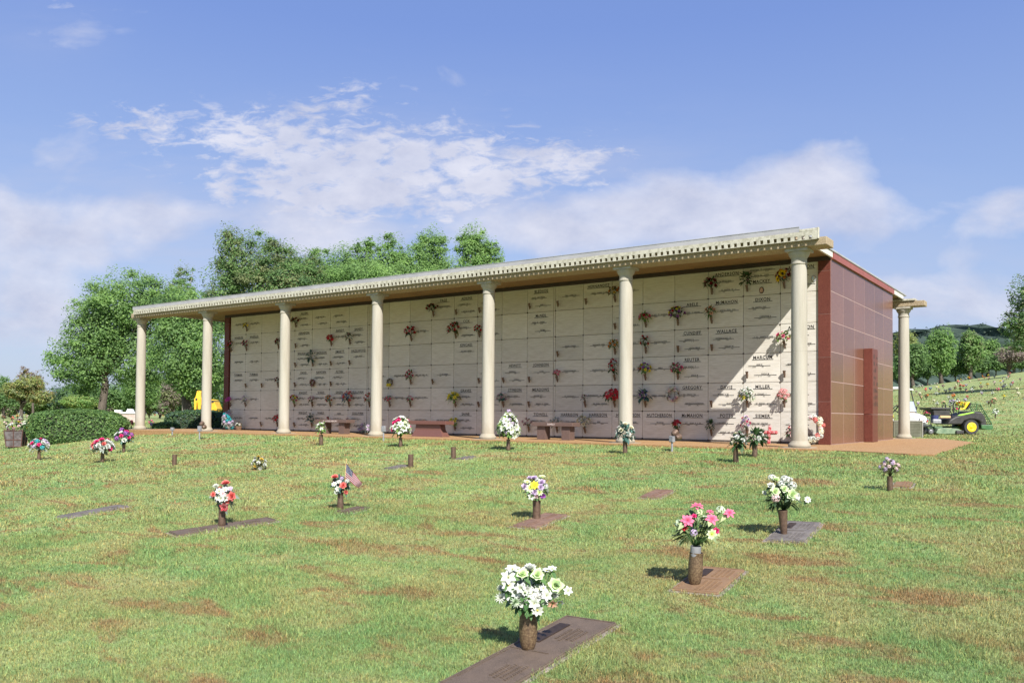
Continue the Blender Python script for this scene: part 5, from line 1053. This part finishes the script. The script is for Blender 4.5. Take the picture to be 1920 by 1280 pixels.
def far_wood():
    rs = np.random.default_rng(5); vs = []; fs = []; P = []
    nx, ny = 90, 14
    prof = [(1380, 660), (1560, 640), (1660, 616), (1700, 606), (1730, 606), (1765, 612), (1795, 622), (1812, 616), (1835, 609), (1855, 616), (1875, 634), (1930, 650), (2060, 640), (2200, 660)]
    for i in range(nx):
        px = 1380+820*i/(nx-1)
        for (a, b), (c, d) in zip(prof[:-1], prof[1:]):
            if a <= px <= c: py = b+(d-b)*(px-a)/(c-a)
        top = depth(px, py+17, 430); ax = Vector((RT.x, RT.y, 0)).normalized(); f = Vector((FW.x, FW.y, 0)).normalized()
        for j in range(ny):
            t = j/(ny-1); q = top-f*190*(1-t); z = (top.z+6)*math.sin(min(1, t*1.02)*pi/2)**.9-6
            vs.append((q.x+rs.normal()*1.5, q.y+rs.normal()*1.5, z+rs.normal()*1.2)); P.append(vs[-1])
    for i in range(nx-1):
        for j in range(ny-1): a = i*ny+j; fs.append((a, a+ny, a+ny+1, a+1))
    me = bpy.data.meshes.new('hills'); me.from_pydata(vs, [], fs); me.materials.append(pmat('wooded_hill_ground', (.028, .05, .034), (.05, .08, .048), .05, .95)); tag(link('hills', me), 'low wooded hill on the horizon', 'hill', kind='structure')  # hill ground colour carries the blue-green of distance haze
    P = np.array(P); k = rs.integers(0, len(P), 30000); c = unit(rs.normal(size=(900, 3)))
    cl = P[rs.integers(0, len(P), 2600)]-np.array([0, 0, 2.0]); m = rs.integers(0, 2600, 90000); e = unit(rs.normal(size=(90000, 3)))
    p = cl[m]+e*(rs.random(90000)**.4*3.4)[:, None]*np.array([1, 1, .9]); nn = unit(e+np.array([0, 0, .5])+rs.normal(size=e.shape)*.4)
    ti = np.array([.030, .055, .042])+(np.array([.062, .098, .066])-np.array([.030, .055, .042]))*np.clip(.6*rs.random(2600)[m]+.5*rs.random(90000), 0, 1)[:, None]  # distance haze is put into these dark blue-green leaf tints
    tag(link('far_wood', leaf_mesh('far_wood', p, nn, .9, ti, M_['crown'], rs, .8)), 'dark bluish wood covering the far hill', 'wood', kind='stuff')
far_wood()
PW = 3.4
def hedge(label, px, Z, w, h, dep, yaw, cols, n, ls, seed, py=None, name='hedge'):
    rs = np.random.default_rng(seed); b = at(px, py) if py else spot_at(px, Z); k = zdep(b)/Z; w *= k; h *= k; dep *= k; ls *= k; T = thing(name, label, 'hedge', b, yaw)
    u = rs.uniform(-1, 1, (n, 3)); ax = rs.integers(0, 3, n); sg = rs.choice([-1, 1], n)
    u[np.arange(n), ax] = sg; u[(ax == 2), 2] = 1
    s = u/np.maximum(1e-6, (np.abs(u)**PW).sum(1)**(1/PW))[:, None]
    nn = unit(np.sign(s)*np.abs(s)**(PW-1)*np.array([1/w, 1/dep, 1/h])*w)
    lump = 1+.035*np.sin(s[:, 0]*9+1)*np.cos(s[:, 1]*7)+.03*np.sin(s[:, 2]*8+s[:, 0]*5)-.10*rs.random(n)**2
    p = s*lump[:, None]*np.array([w/2, dep/2, h*.64])+np.array([0, 0, h*.36])
    pal = [GREEN[c] for c in cols]; pk = rs.integers(0, len(pal), n); lo = np.array([a for a, _ in pal])[pk]; hi = np.array([q for _, q in pal])[pk]
    ti = lo+(hi-lo)*(rs.random(n)**1.2)[:, None]
    link('foliage', leaf_mesh('foliage', p, unit(nn+rs.normal(size=p.shape)*.55+np.array([0, 0, .2])), ls, ti, M_['crown'], rs, .7), T)
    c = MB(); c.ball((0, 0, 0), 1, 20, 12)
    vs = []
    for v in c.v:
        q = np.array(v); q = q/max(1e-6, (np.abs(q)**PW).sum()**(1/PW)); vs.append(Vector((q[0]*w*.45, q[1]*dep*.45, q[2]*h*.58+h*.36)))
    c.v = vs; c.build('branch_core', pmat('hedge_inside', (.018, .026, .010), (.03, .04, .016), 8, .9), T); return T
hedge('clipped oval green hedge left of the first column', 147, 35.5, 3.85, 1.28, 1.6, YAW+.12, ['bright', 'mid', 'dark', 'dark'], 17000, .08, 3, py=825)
hedge('dark shaded hedge seen between the first and third columns', 372, 40, 3.0, 1.15, 1.6, YAW, ['dark', 'blue'], 8000, .085, 4)  # shade of the tree is put into its dark leaf palette
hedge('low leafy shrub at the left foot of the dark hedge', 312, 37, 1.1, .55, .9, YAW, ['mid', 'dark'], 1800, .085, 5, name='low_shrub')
# ------------------------------------------------------------------ far things on the left
def far_box_tomb():
    Z = 98; b = spot_at(228, Z); k = Z/FPX; T = thing('columbarium', 'low pale stone columbarium with white tops, left of the first column', 'columbarium', b, YAW+.15)
    st = pmat('pale_pink_stone', (.40, .30, .26), (.52, .41, .36), 2, .8)
    mb = MB(); mb.box(-24*k, -2*k, 0, 1.2, -.3, 1.15); mb.build('niche_block', st, T, bevel=.03)
    mb = MB(); mb.box(1*k, 30*k, -.1, 1.3, -.3, .98); mb.build('niche_block', st, T, bevel=.03)
    mb = MB(); mb.box(-1*k, 31*k, -.22, 1.4, .985, 1.2); mb.build('cap_slab', M_['white_edge'], T, bevel=.03)
    mb = MB(); mb.box(-14*k, -3*k, .2, 1.0, 1.155, 1.42); mb.build('cap_slab', M_['white_plastic'], T, bevel=.03)
    mb = MB(); mb.box(7*k, 19*k, .2, 1.0, 1.205, 1.55, taper=.12); mb.build('monument_top', M_['white_plastic'], T)
    for q in range(9):
        mb = MB(); x = (-22+2.3*(q % 5)*1.7)*k; z = .75 if q < 5 else .42; mb.box(x, x+.1, -.06, -.001, z, z+.12); mb.build('flower_holder', M_['bronze'], T)
far_box_tomb()
def digger():
    Z = 44; b = spot_at(388, Z, 770); k = Z/FPX; T = thing('backhoe', 'yellow digger arm with toothed bucket behind the dark hedge', 'digger', b, YAW)
    ye = pmat('worn_yellow_paint', (.62, .36, .02), (.72, .46, .04), 3, .45)
    z = lambda py: (depth(388, py, Z).z-b.z); x = lambda px: (px-388)*k
    def plate(name, pts, y0, y1, par=T, m=ye):
        mb = MB(); mb.prism([(x(a), z(c)) for a, c in pts], y0, y1, M=Matrix.Rotation(radians(90), 4, 'X')); return mb.build(name, m, par, bevel=.01)
    a = plate('arm', [(366, 771), (369, 771), (371, 752), (374, 771), (378, 771), (378, 735), (374.5, 732), (373.5, 736), (372.5, 732), (370.5, 733), (368, 744), (365.5, 748)], -.15, .15)
    mb = MB(); mb.lathe([(.05, -.18), (.05, .18)], 12, M=Matrix.Translation((x(370), 0, z(748.5)))@Matrix.Rotation(radians(90), 4, 'X')); mb.build('pivot_pin', M_['black'], a)
    u = plate('bucket', [(391, 769), (391, 751), (397, 748), (405, 750), (408, 757), (412, 766), (411, 769)], -.4, .4)
    for q in range(5): plate('tooth', [(391.5+4.2*q, 768.9), (394.5+4.2*q, 768.9), (393.5+4.2*q, 773.5)], -.06, .06, u)
    mb = MB(); mb.lathe([(.06, -.43), (.06, .43)], 12, M=Matrix.Translation((x(404), 0, z(752.5)))@Matrix.Rotation(radians(90), 4, 'X')); mb.build('pivot_pin', M_['black'], u)
    plate('boom', [(376, 760), (394, 757), (394, 750), (376, 745)], -.12, .12)
    mb = MB(); mb.box(-.7, .7, .5, 2.2, .05, .8); mb.build('chassis', ye, T, bevel=.05)
digger()
def bin_():
    p = at(30, 838); T = thing('waste_basket', 'brown framed mesh waste basket overflowing with old flowers at far left', 'waste basket', p, YAW+.2)
    w, h = .29, .62; br = pmat('brown_steel', (.075, .035, .028), (.12, .06, .05), 12, .6)
    mb = MB()
    for sx in (-1, 0, 1):
        for sy in (-1, 0, 1):
            if sx or sy: mb.path([(sx*w*.86, sy*w*.86, 0), (sx*w*1.08, sy*w*1.08, h)], .018, 6)
    mb.build('post', br, T)
    for nm, zz, kk in (('rim', h, 1.08), ('hoop', h*.45, .96), ('hoop', .03, .87)):
        mb = MB(); c = w*kk; mb.path([(-c, -c, zz), (c, -c, zz), (c, c, zz), (-c, c, zz), (-c, -c, zz)], .018, 6); mb.build(nm, br, T)
    mb = MB(); c, d = w*.84, w*1.04; vs = [(-c, -c, .03), (c, -c, .03), (c, c, .03), (-c, c, .03), (-d, -d, h*.96), (d, -d, h*.96), (d, d, h*.96), (-d, d, h*.96)]
    mb.add(vs, [(0, 1, 5, 4), (1, 2, 6, 5), (2, 3, 7, 6), (3, 0, 4, 7), (0, 3, 2, 1)]); mb.build('liner', pmat('grey_liner', (.065, .05, .05), (.15, .13, .13), 7, .5), T)
    bouquet('discarded white, yellow and pink flowers heaped in the waste basket', gz(p, h*.85), .36, .24, [('rose', 'white', 5, .085), ('rose', 'yellow', 3, .085), ('rose', 'palepink', 3, .08), ('cluster', 'mauve', 4, .08)], ('mid', 20, .12), 71, None)
bin_()
# ------------------------------------------------------------------ mower, cart, cabinet
def mower():
    p = at(1822, 815); T = thing('riding_mower', 'green and black riding mower with yellow wheels parked on the grass', 'mower', p, YAW)
    g = .00274; X = lambda a: (a-1290)*g; Zz = lambda a: (912-a)*g
    RX = Matrix.Rotation(radians(90), 4, 'X')
    gr = pmat('mower_green', (.035, .10, .035), (.06, .15, .05), 8, .45); yl = pmat('wheel_yellow', (.75, .52, .01), (.80, .60, .03), 5, .4); bk = pmat('black_plastic', (.016, .015, .014), (.045, .041, .038), 5, .6)
    lime = pmat('lime_stripe', (.30, .55, .06), None, rough=.4); dg = pmat('dusty_green_deck', (.10, .16, .09), (.20, .26, .16), 6, .6)
    def pl(name, pts, y0, y1, m, par=T, bev=.02):
        mb = MB(); mb.prism([(X(a), Zz(c)) for a, c in pts], -y1, -y0, M=RX); return mb.build(name, m, par, bevel=bev)
    def wheel(cx, cz, r, w, y, rim, n='wheel'):
        M = Matrix.Translation((X(cx), y, Zz(cz)))@RX
        mb = MB(); mb.lathe([(r*.55, -w/2), (r*.92, -w/2), (r, -w*.3), (r, w*.3), (r*.92, w/2), (r*.55, w/2)], 28, M=M); o = mb.build(n, M_['black'], T, True); o.data.set_sharp_from_angle(angle=radians(40))
        mb = MB(); mb.lathe([(0, -w*.30), (r*.30, -w*.30), (r*.34, -w*.12), (r*.52, -w*.12), (r*.60, -w*.52), (r*.60, w*.5), (0, w*.5)], 24, M=Matrix.Translation((X(cx), y, Zz(cz)))@Matrix.Rotation(radians(-90), 4, 'X')@Matrix.Rotation(pi, 4, 'X')@Matrix.Rotation(pi, 4, 'X')); mb.build('rim', rim, o)
        mb = MB(); mb.lathe([(0, -.005), (r*.57, -.005), (r*.60, .02), (r*.40, .03), (r*.3, .01), (r*.12, .05), (0, .05)], 24, M=Matrix.Translation((X(cx), y-w/2+.01, Zz(cz)))@RX); mb.build('hub_cap', rim, o)
    wheel(1290, 800, .305, .26, .13, yl); wheel(1330, 800, .305, .26, 1.05, yl)
    wheel(745, 868, .12, .12, .25, M_['grey_metal'], 'caster'); wheel(760, 868, .12, .12, 1.0, M_['grey_metal'], 'caster')
    pl('deck', [(790, 890), (820, 830), (870, 815), (1100, 822), (1165, 850), (1172, 898), (1090, 902), (830, 902)], .05, 1.25, dg)
    pl('discharge_guard', [(1065, 850), (1175, 850), (1180, 896), (1070, 898)], -.03, .045, bk)
    pl('frame', [(700, 800), (1130, 790), (1450, 790), (1450, 830), (1100, 812), (700, 826)], .35, .95, gr)
    pl('front_arm', [(640, 775), (760, 770), (780, 840), (720, 850), (700, 800), (640, 800)], .2, .3, dg); pl('front_arm', [(640, 775), (760, 770), (780, 840), (720, 850), (700, 800), (640, 800)], .95, 1.05, dg)
    h = pl('fender', [(945, 765), (985, 700), (1060, 655), (1200, 610), (1320, 572), (1440, 592), (1492, 650), (1480, 720), (1440, 745), (1395, 705), (1330, 690), (1260, 690), (1190, 715), (1150, 765)], .0, 1.1, bk, bev=.05)
    pl('stripe', [(1085, 640), (1120, 622), (1310, 582), (1335, 594), (1150, 636)], -.012, .02, lime, h, .004)
    pl('engine_cover', [(1330, 600), (1480, 600), (1540, 700), (1540, 770), (1400, 770)], .2, .95, bk)
    s = pl('seat', [(1180, 560), (1270, 545), (1262, 520), (1170, 530)], .3, .8, yl, bev=.03)
    pl('seat_back', [(1240, 545), (1275, 530), (1335, 440), (1300, 436), (1265, 470)], .3, .8, yl, s, .03); pl('seat_shell', [(1284, 548), (1312, 540), (1352, 455), (1338, 446)], .28, .82, bk, s, .02)
    for y in (.25, .85):
        mb = MB(); mb.path([(X(1060), y, Zz(650)), (X(1030), y, Zz(560)), (X(1028), y, Zz(485))], .022, 8); mb.path([(X(1080), y, Zz(600)), (X(1075), y, Zz(470))], .03, 8); mb.build('control_lever', bk, T)
    b = pl('cargo_box', [(770, 555), (1015, 555), (1010, 650), (780, 650)], .15, 1.0, bk); pl('box_lid', [(722, 525), (1020, 525), (1020, 552), (730, 552)], .1, 1.05, bk, b)
    pl('board', [(862, 640), (1010, 640), (1010, 672), (862, 672)], .1, .148, pmat('plywood', (.50, .32, .15), (.60, .40, .2), 12, .7), T, .004)
    bl = MB(); bl.lathe([(.13, 0), (.155, .3), (.145, .3), (.12, .02), (0, .02)], 18, M=Matrix.Translation((X(805), .25, Zz(745)))); o = bl.build('bucket', pmat('blue_plastic', (.025, .03, .10), (.05, .06, .16), 9, .4), T)
    bl = MB(); bl.box(X(735), X(860), -.02, .08, Zz(755), Zz(690)); bl.build('white_sack', M_['grey_metal'], T, bevel=.04)
    mb = MB()
    for y in (.15, 1.0): mb.path([(X(1380), y, Zz(560)), (X(1400), y, Zz(470)), (X(1440), y, Zz(470)), (X(1610), y, Zz(760)), (X(1560), y, Zz(800))], .022, 8)
    for t in range(9):
        u = t/8; a = Vector((X(1440)+(X(1610)-X(1440))*u, .15, Zz(470)+(Zz(760)-Zz(470))*u)); mb.path([a, a+Vector((0, .85, 0))], .012, 6)
    for t in range(7): y = .15+.85*t/6; mb.path([(X(1440), y, Zz(470)), (X(1610), y, Zz(760))], .010, 6)
    mb.build('rear_rack', gr, T)
    pl('rear_bumper', [(1450, 770), (1610, 765), (1622, 800), (1610, 838), (1540, 838), (1450, 820)], .1, 1.05, gr)
    for nm, a, c, sp, ll, r in (('orange and yellow bouquet laid on the mower seat', 1190, 520, [('rose', 'orange', 5, .06), ('rose', 'yellow', 6, .06), ('rose', 'red', 3, .06)], ('lime', 14, .1), .17), ('red and white bouquet beside the mower levers', 1140, 580, [('rose', 'hotpink', 3, .05), ('rose', 'white', 4, .05), ('rose', 'red', 2, .05)], ('lime', 20, .1), .14), ('white and dark bouquet standing up from the mower cargo box', 1075, 470, [('rose', 'white', 5, .05), ('cluster', 'lavender', 4, .05)], ('dark', 24, .1), .12), ('pink bouquet hanging at the front of the mower cargo box', 715, 640, [('rose', 'pink', 5, .05), ('rose', 'coral', 3, .05)], ('lime', 10, .1), .12)):
        w = Matrix.Translation(p)@Matrix.Rotation(YAW, 4, 'Z')@Vector((X(a), .35, Zz(c)))
        bouquet(nm, w, r, r*.8, sp, ll, 80+len(nm), 'bouquets collected on the mower')
mower()
def cart():
    Z = 30.8; b = spot_at(1732, Z, 800); T = thing('golf_cart', 'white golf cart with clear windscreen half hidden by the rear column', 'golf cart', b, YAW-.74)
    RX = Matrix.Rotation(radians(90), 4, 'X'); W = M_['white_plastic']; bk = M_['black']
    def pl(name, pts, y0, y1, m, par=T, bev=.02):       # outline in the side view (x forward, z up)
        mb = MB(); mb.prism(pts, -y1, -y0, M=RX); return mb.build(name, m, par, bevel=bev)
    pl('roof', [(-2.15, 1.70), (-2.1, 1.80), (-.75, 1.80), (-.52, 1.74), (-.50, 1.70)], -.56, .56, W, bev=.03)
    for y in (-.52, .52):
        mb = MB(); mb.path([(-.60, y, 1.70), (-.50, y, 1.26), (-.42, y, .85)], .022, 8); mb.path([(-2.05, y, 1.70), (-2.0, y, .7)], .022, 8); mb.build('roof_post', bk, T)
    gm, nt, bs = nmat('windscreen'); bs.inputs['Base Color'].default_value = (.50, .55, .66, 1); bs.inputs['Roughness'].default_value = .2; bs.inputs['Alpha'].default_value = .72
    g = pl('windscreen', [(-.52, 1.28), (-.505, 1.28), (-.40, .90), (-.415, .90)], -.49, .49, gm, T, 0)
    for y in (-.515, .495): pl('screen_edge', [(-.53, 1.29), (-.50, 1.29), (-.39, .89), (-.42, .89)], y, y+.02, M_['grey_metal'], g, .003)
    h = pl('hood', [(-.62, .50), (-.58, .86), (-.36, .84), (-.10, .74), (-.01, .62), (.0, .46), (-.06, .42), (-.62, .42)], -.55, .55, W, bev=.06)
    for s in (-1, 1):
        mb = MB(); mb.add([(.004, s*.54, .54), (.004, s*.26, .50), (.004, s*.30, .565), (-.01, s*.52, .68)], [(0, 1, 2, 3)]); mb.add([(.012, s*.545, .545), (.012, s*.26, .505), (.012, s*.30, .57), (-.002, s*.52, .685)], [(0, 1, 2, 3)]); o = mb.build('headlight', bk, h)
        mb = MB(); mb.box(.012, .022, min(s*.50, s*.44), max(s*.50, s*.44), .56, .64); mb.build('lamp_lens', W, o); mb = MB(); mb.box(.013, .024, min(s*.42, s*.32), max(s*.42, s*.32), .53, .585); mb.build('turn_lens', pmat('red_lens', (.70, .04, .02), None, rough=.25), o)
    mb = MB(); mb.box(.001, .016, -.16, .16, .475, .505); mb.build('grille', bk, h, bevel=.004)
    mb = MB(); mb.lathe([(0, 0), (.035, 0), (.035, .012), (0, .012)], 16, M=Matrix.Translation((-.004, 0, .585))@Matrix.Rotation(radians(80), 4, 'Y')); mb.build('badge', M_['grey_metal'], h)
    pl('bumper', [(-.1, .34), (.06, .34), (.06, .415), (-.1, .415)], -.5, .5, bk, T, .03)
    pl('dashboard', [(-.60, .80), (-.43, .80), (-.43, .90), (-.58, .92)], -.5, .5, pmat('tan_dash', (.45, .30, .16), (.55, .38, .2), 5, .6), T)
    pl('floor_pan', [(-2.3, .30), (-.12, .30), (-.12, .40), (-2.3, .40)], -.5, .5, bk)
    pl('body', [(-2.35, .42), (-1.25, .42), (-1.2, .64), (-2.35, .66)], -.55, .55, W, bev=.05)
    st = pmat('seat_yellow', (.45, .40, .05), (.6, .52, .1), 5, .6)
    pl('seat', [(-1.75, .68), (-1.2, .68), (-1.2, .78), (-1.75, .78)], -.5, .5, st); pl('seat_back', [(-1.80, .79), (-1.70, .79), (-1.76, 1.16), (-1.84, 1.16)], -.5, .5, st)
    mb = MB(); mb.path([(-.95, -.25, .98), (-.60, -.25, .70)], .02, 8); mb.path([(.19*cos(2*pi*q/20), .19*sin(2*pi*q/20), 0) for q in range(21)], .022, 8, M=Matrix.Translation((-.95, -.25, .98))@Matrix.Rotation(radians(-50), 4, 'Y')); mb.build('steering_wheel', bk, T)
    for x in (-.28, -1.95):
        for y in (-.47, .47):
            M = Matrix.Translation((x, y, .22))@RX; r = .225
            mb = MB(); mb.lathe([(r*.5, -.10), (r*.92, -.10), (r, -.06), (r, .06), (r*.92, .10), (r*.5, .10)], 24, M=M); o = mb.build('wheel', bk, T, True); o.data.set_sharp_from_angle(angle=radians(40))
            mb = MB(); mb.lathe([(0, -.06), (r*.5, -.07), (r*.55, .05), (r*.55, .07), (0, .07)], 18, M=M); mb.build('rim', M_['grey_metal'], o)
    mb = MB(); mb.path([(.0, .45, .62), (.1, .5, .58), (.1, .5, .42), (.02, .45, .38)], .02, 8); mb.build('bumper_bar', bk, T)
    for s in (-1, 1): mb = MB(); mb.path([(-.45, s*.52, 1.02), (-.45, s*.62, 1.03)], .012, 6); mb.box(-.47, -.44, s*.68-.06, s*.68+.06, .97, 1.10); mb.build('mirror', bk, T, bevel=.008)
cart()
def cabinet():
    Z = 29.2; k = Z/FPX; b = spot_at(1702, Z, 800); T = thing('utility_cabinet', 'weathered grey green utility cabinet behind the rear column', 'utility cabinet', b, YAW-.1)
    m1 = pmat('weathered_cabinet', (.10, .10, .065), (.16, .155, .11), 4, .8, .4, 40); m2 = pmat('cabinet_edge', (.24, .23, .19), (.32, .30, .26), 6, .7)
    mb = MB(); mb.box(-.47, .47, 0, .55, -.03, .56); mb.build('case', m1, T, bevel=.01)
    mb = MB(); mb.box(.472, .50, -.02, .56, -.03, .585); mb.box(-.50, .47, -.02, .56, .562, .585); mb.build('edge_frame', m2, T)
    mb = MB()
    for q in range(9): mb.box(-.42, .42, -.012, -.001, .06+.052*q, .085+.052*q)
    mb.build('louvre', m1, T)
    mb = MB(); mb.box(-.02, .02, -.015, -.001, .03, .54); mb.build('door_seam', m1, T)
cabinet()
# ------------------------------------------------------------------ bouquets on the far lawns
_fb = {}
def far_mesh(pal):
    if pal in _fb: return _fb[pal]
    rn = random.Random(pal); c0, c1 = PAL[pal]; mb = MB()
    mb.path([(0, 0, -.05), (0, 0, .26)], .045, 6, col=(.10, .065, .05))
    for q in range(18):
        d = Vector((rn.gauss(0, 1), rn.gauss(0, 1), rn.gauss(.1, .8))).normalized(); c = Vector((0, 0, .42))+d*.17
        mb.ball(c, rn.uniform(.05, .085), 6, 4, col=lerp(c0, c1, rn.uniform(.3, 1)) if rn.random() > .22 else (.05, .10, .03), sc=(1, 1, .8))
    for q in range(10):
        a = rn.uniform(0, 6.28); leaf(mb, (0, 0, .3), (cos(a), sin(a), .5), (0, 0, 1), .24, .05, (.05, .10, .035))
    me = mb.mesh('flower_bouquet', M_['petal'], True, True); _fb[pal] = me; return me
def far_b(px, py, pal, label, group, s=1.0):
    p = at(px, py); o = link('flower_bouquet', far_mesh(pal)); o.location = p; o.rotation_euler.z = RNG.uniform(0, 6); o.scale = (s, s, s*RNG.uniform(.9, 1.15)); tag(o, label, 'bouquet', group)
RG, LG = 'bouquets dotted over the right-hand slope', 'bouquets dotted over the far left lawn'
Rz = [(625, 105, 'greenwhite'), (795, 122, 'orange'), (825, 118, 'orange'), (985, 55, 'grey'), (1085, 128, 'coral'), (1110, 122, 'palepink'), (1150, 102, 'palepink'), (1205, 72, 'grey'), (1245, 62, 'yellow'), (1262, 60, 'orange'), (1555, 58, 'mauve'), (1820, 62, 'white'), (1845, 55, 'peach'), (400, 160, 'brown'), (430, 196, 'lime'), (490, 192, 'white'), (515, 190, 'white'), (605, 248, 'coral'), (675, 228, 'blue'), (770, 208, 'cream'), (868, 196, 'mauve'), (900, 272, 'cream'), (955, 246, 'white'), (985, 240, 'white'), (1045, 222, 'brown'), (1125, 196, 'coral'), (1165, 194, 'red'), (1215, 172, 'lavender'), (1300, 262, 'white'), (1320, 225, 'lime'), (1435, 208, 'mauve'), (1530, 176, 'gold'), (1635, 148, 'palepink'), (1690, 252, 'pink'), (1760, 215, 'lavender'), (1795, 195, 'white'), (1880, 180, 'grey'), (1905, 158, 'pink'), (770, 305, 'white'), (1018, 352, 'orange'), (1080, 445, 'white'), (1630, 430, 'peach'), (1650, 640, 'white'), (1580, 465, 'brown'), (120, 160, 'white'), (615, 360, 'brown')]
WORD = dict(greenwhite='green and white', palepink='pale pink', darkred='dark red', hotpink='hot pink', redwhite='red and white')
for k_ in PAL: WORD.setdefault(k_, k_)
def zone(py): return 'along the crest' if py < 706 else 'high' if py < 722 else 'midway up' if py < 745 else 'low'
for zx, zy, pal in Rz:
    px, py = 1660+zx/8, 700+zy/8+4; far_b(px, py, pal, f'far {WORD[pal]} bouquet {zone(py)} on the right-hand slope, between trees and mower', RG, .8)
rn = random.Random(12)
for q in range(70):
    px = rn.uniform(1712, 1925); lo = 718-(px-1690)*.125; py = lo+rn.random()**1.6*60+4; pal = rn.choice(['white', 'palepink', 'coral', 'lavender', 'cream', 'peach', 'yellow', 'mauve', 'white', 'orange'])
    far_b(px, py, pal, f'very small far {WORD[pal]} bouquet {zone(py)} on the right-hand slope', RG, rn.uniform(.5, .7))
for px in range(1690, 1922, 4):
    pal = rn.choice(['yellow', 'white', 'coral', 'peach', 'orange', 'lavender', 'white', 'palepink', 'cream', 'mauve'])
    py = 718-(px-1690)*.125+rn.uniform(-3, 4); far_b(px, py, pal, f'tiny far {WORD[pal]} bouquet in the row below the right-hand trees', RG, rn.uniform(.7, 1.0))
for px, py, pal in [(33, 785, 'orange'), (6, 789, 'brown'), (23, 791, 'coral'), (34, 796, 'mauve'), (50, 785, 'palepink'), (62, 783, 'yellow'), (38, 791, 'white'), (11, 802, 'palepink'), (46, 804, 'white'), (283, 801, 'pink'), (287, 805, 'lavender'), (240, 776, 'palepink'), (250, 775, 'coral'), (246, 803, 'coral'), (252, 786, 'palepink'), (328, 778, 'red'), (335, 776, 'white'), (334, 771, 'white'), (345, 772, 'pink'), (320, 773, 'cream'), (356, 774, 'white'), (300, 776, 'white'), (282, 777, 'palepink'), (290, 780, 'coral')]:
    far_b(px, py, pal, f'far {WORD[pal]} bouquet on the flat lawn {"left of the hedge" if px < 100 else "seen around the first column"}', LG, .95)
for px in list(range(-2, 120, 3))+list(range(240, 262, 4))+list(range(276, 372, 5)):
    pal = rn.choice(['white', 'palepink', 'white', 'coral', 'yellow', 'mauve', 'peach', 'orange', 'cream']); py = 777+rn.uniform(-1.5, 4.5)
    far_b(px, py, pal, f'tiny far {WORD[pal]} bouquet in the row below the left-hand trees{" beyond the first column" if px > 200 else ""}', LG, rn.uniform(.8, 1.1))
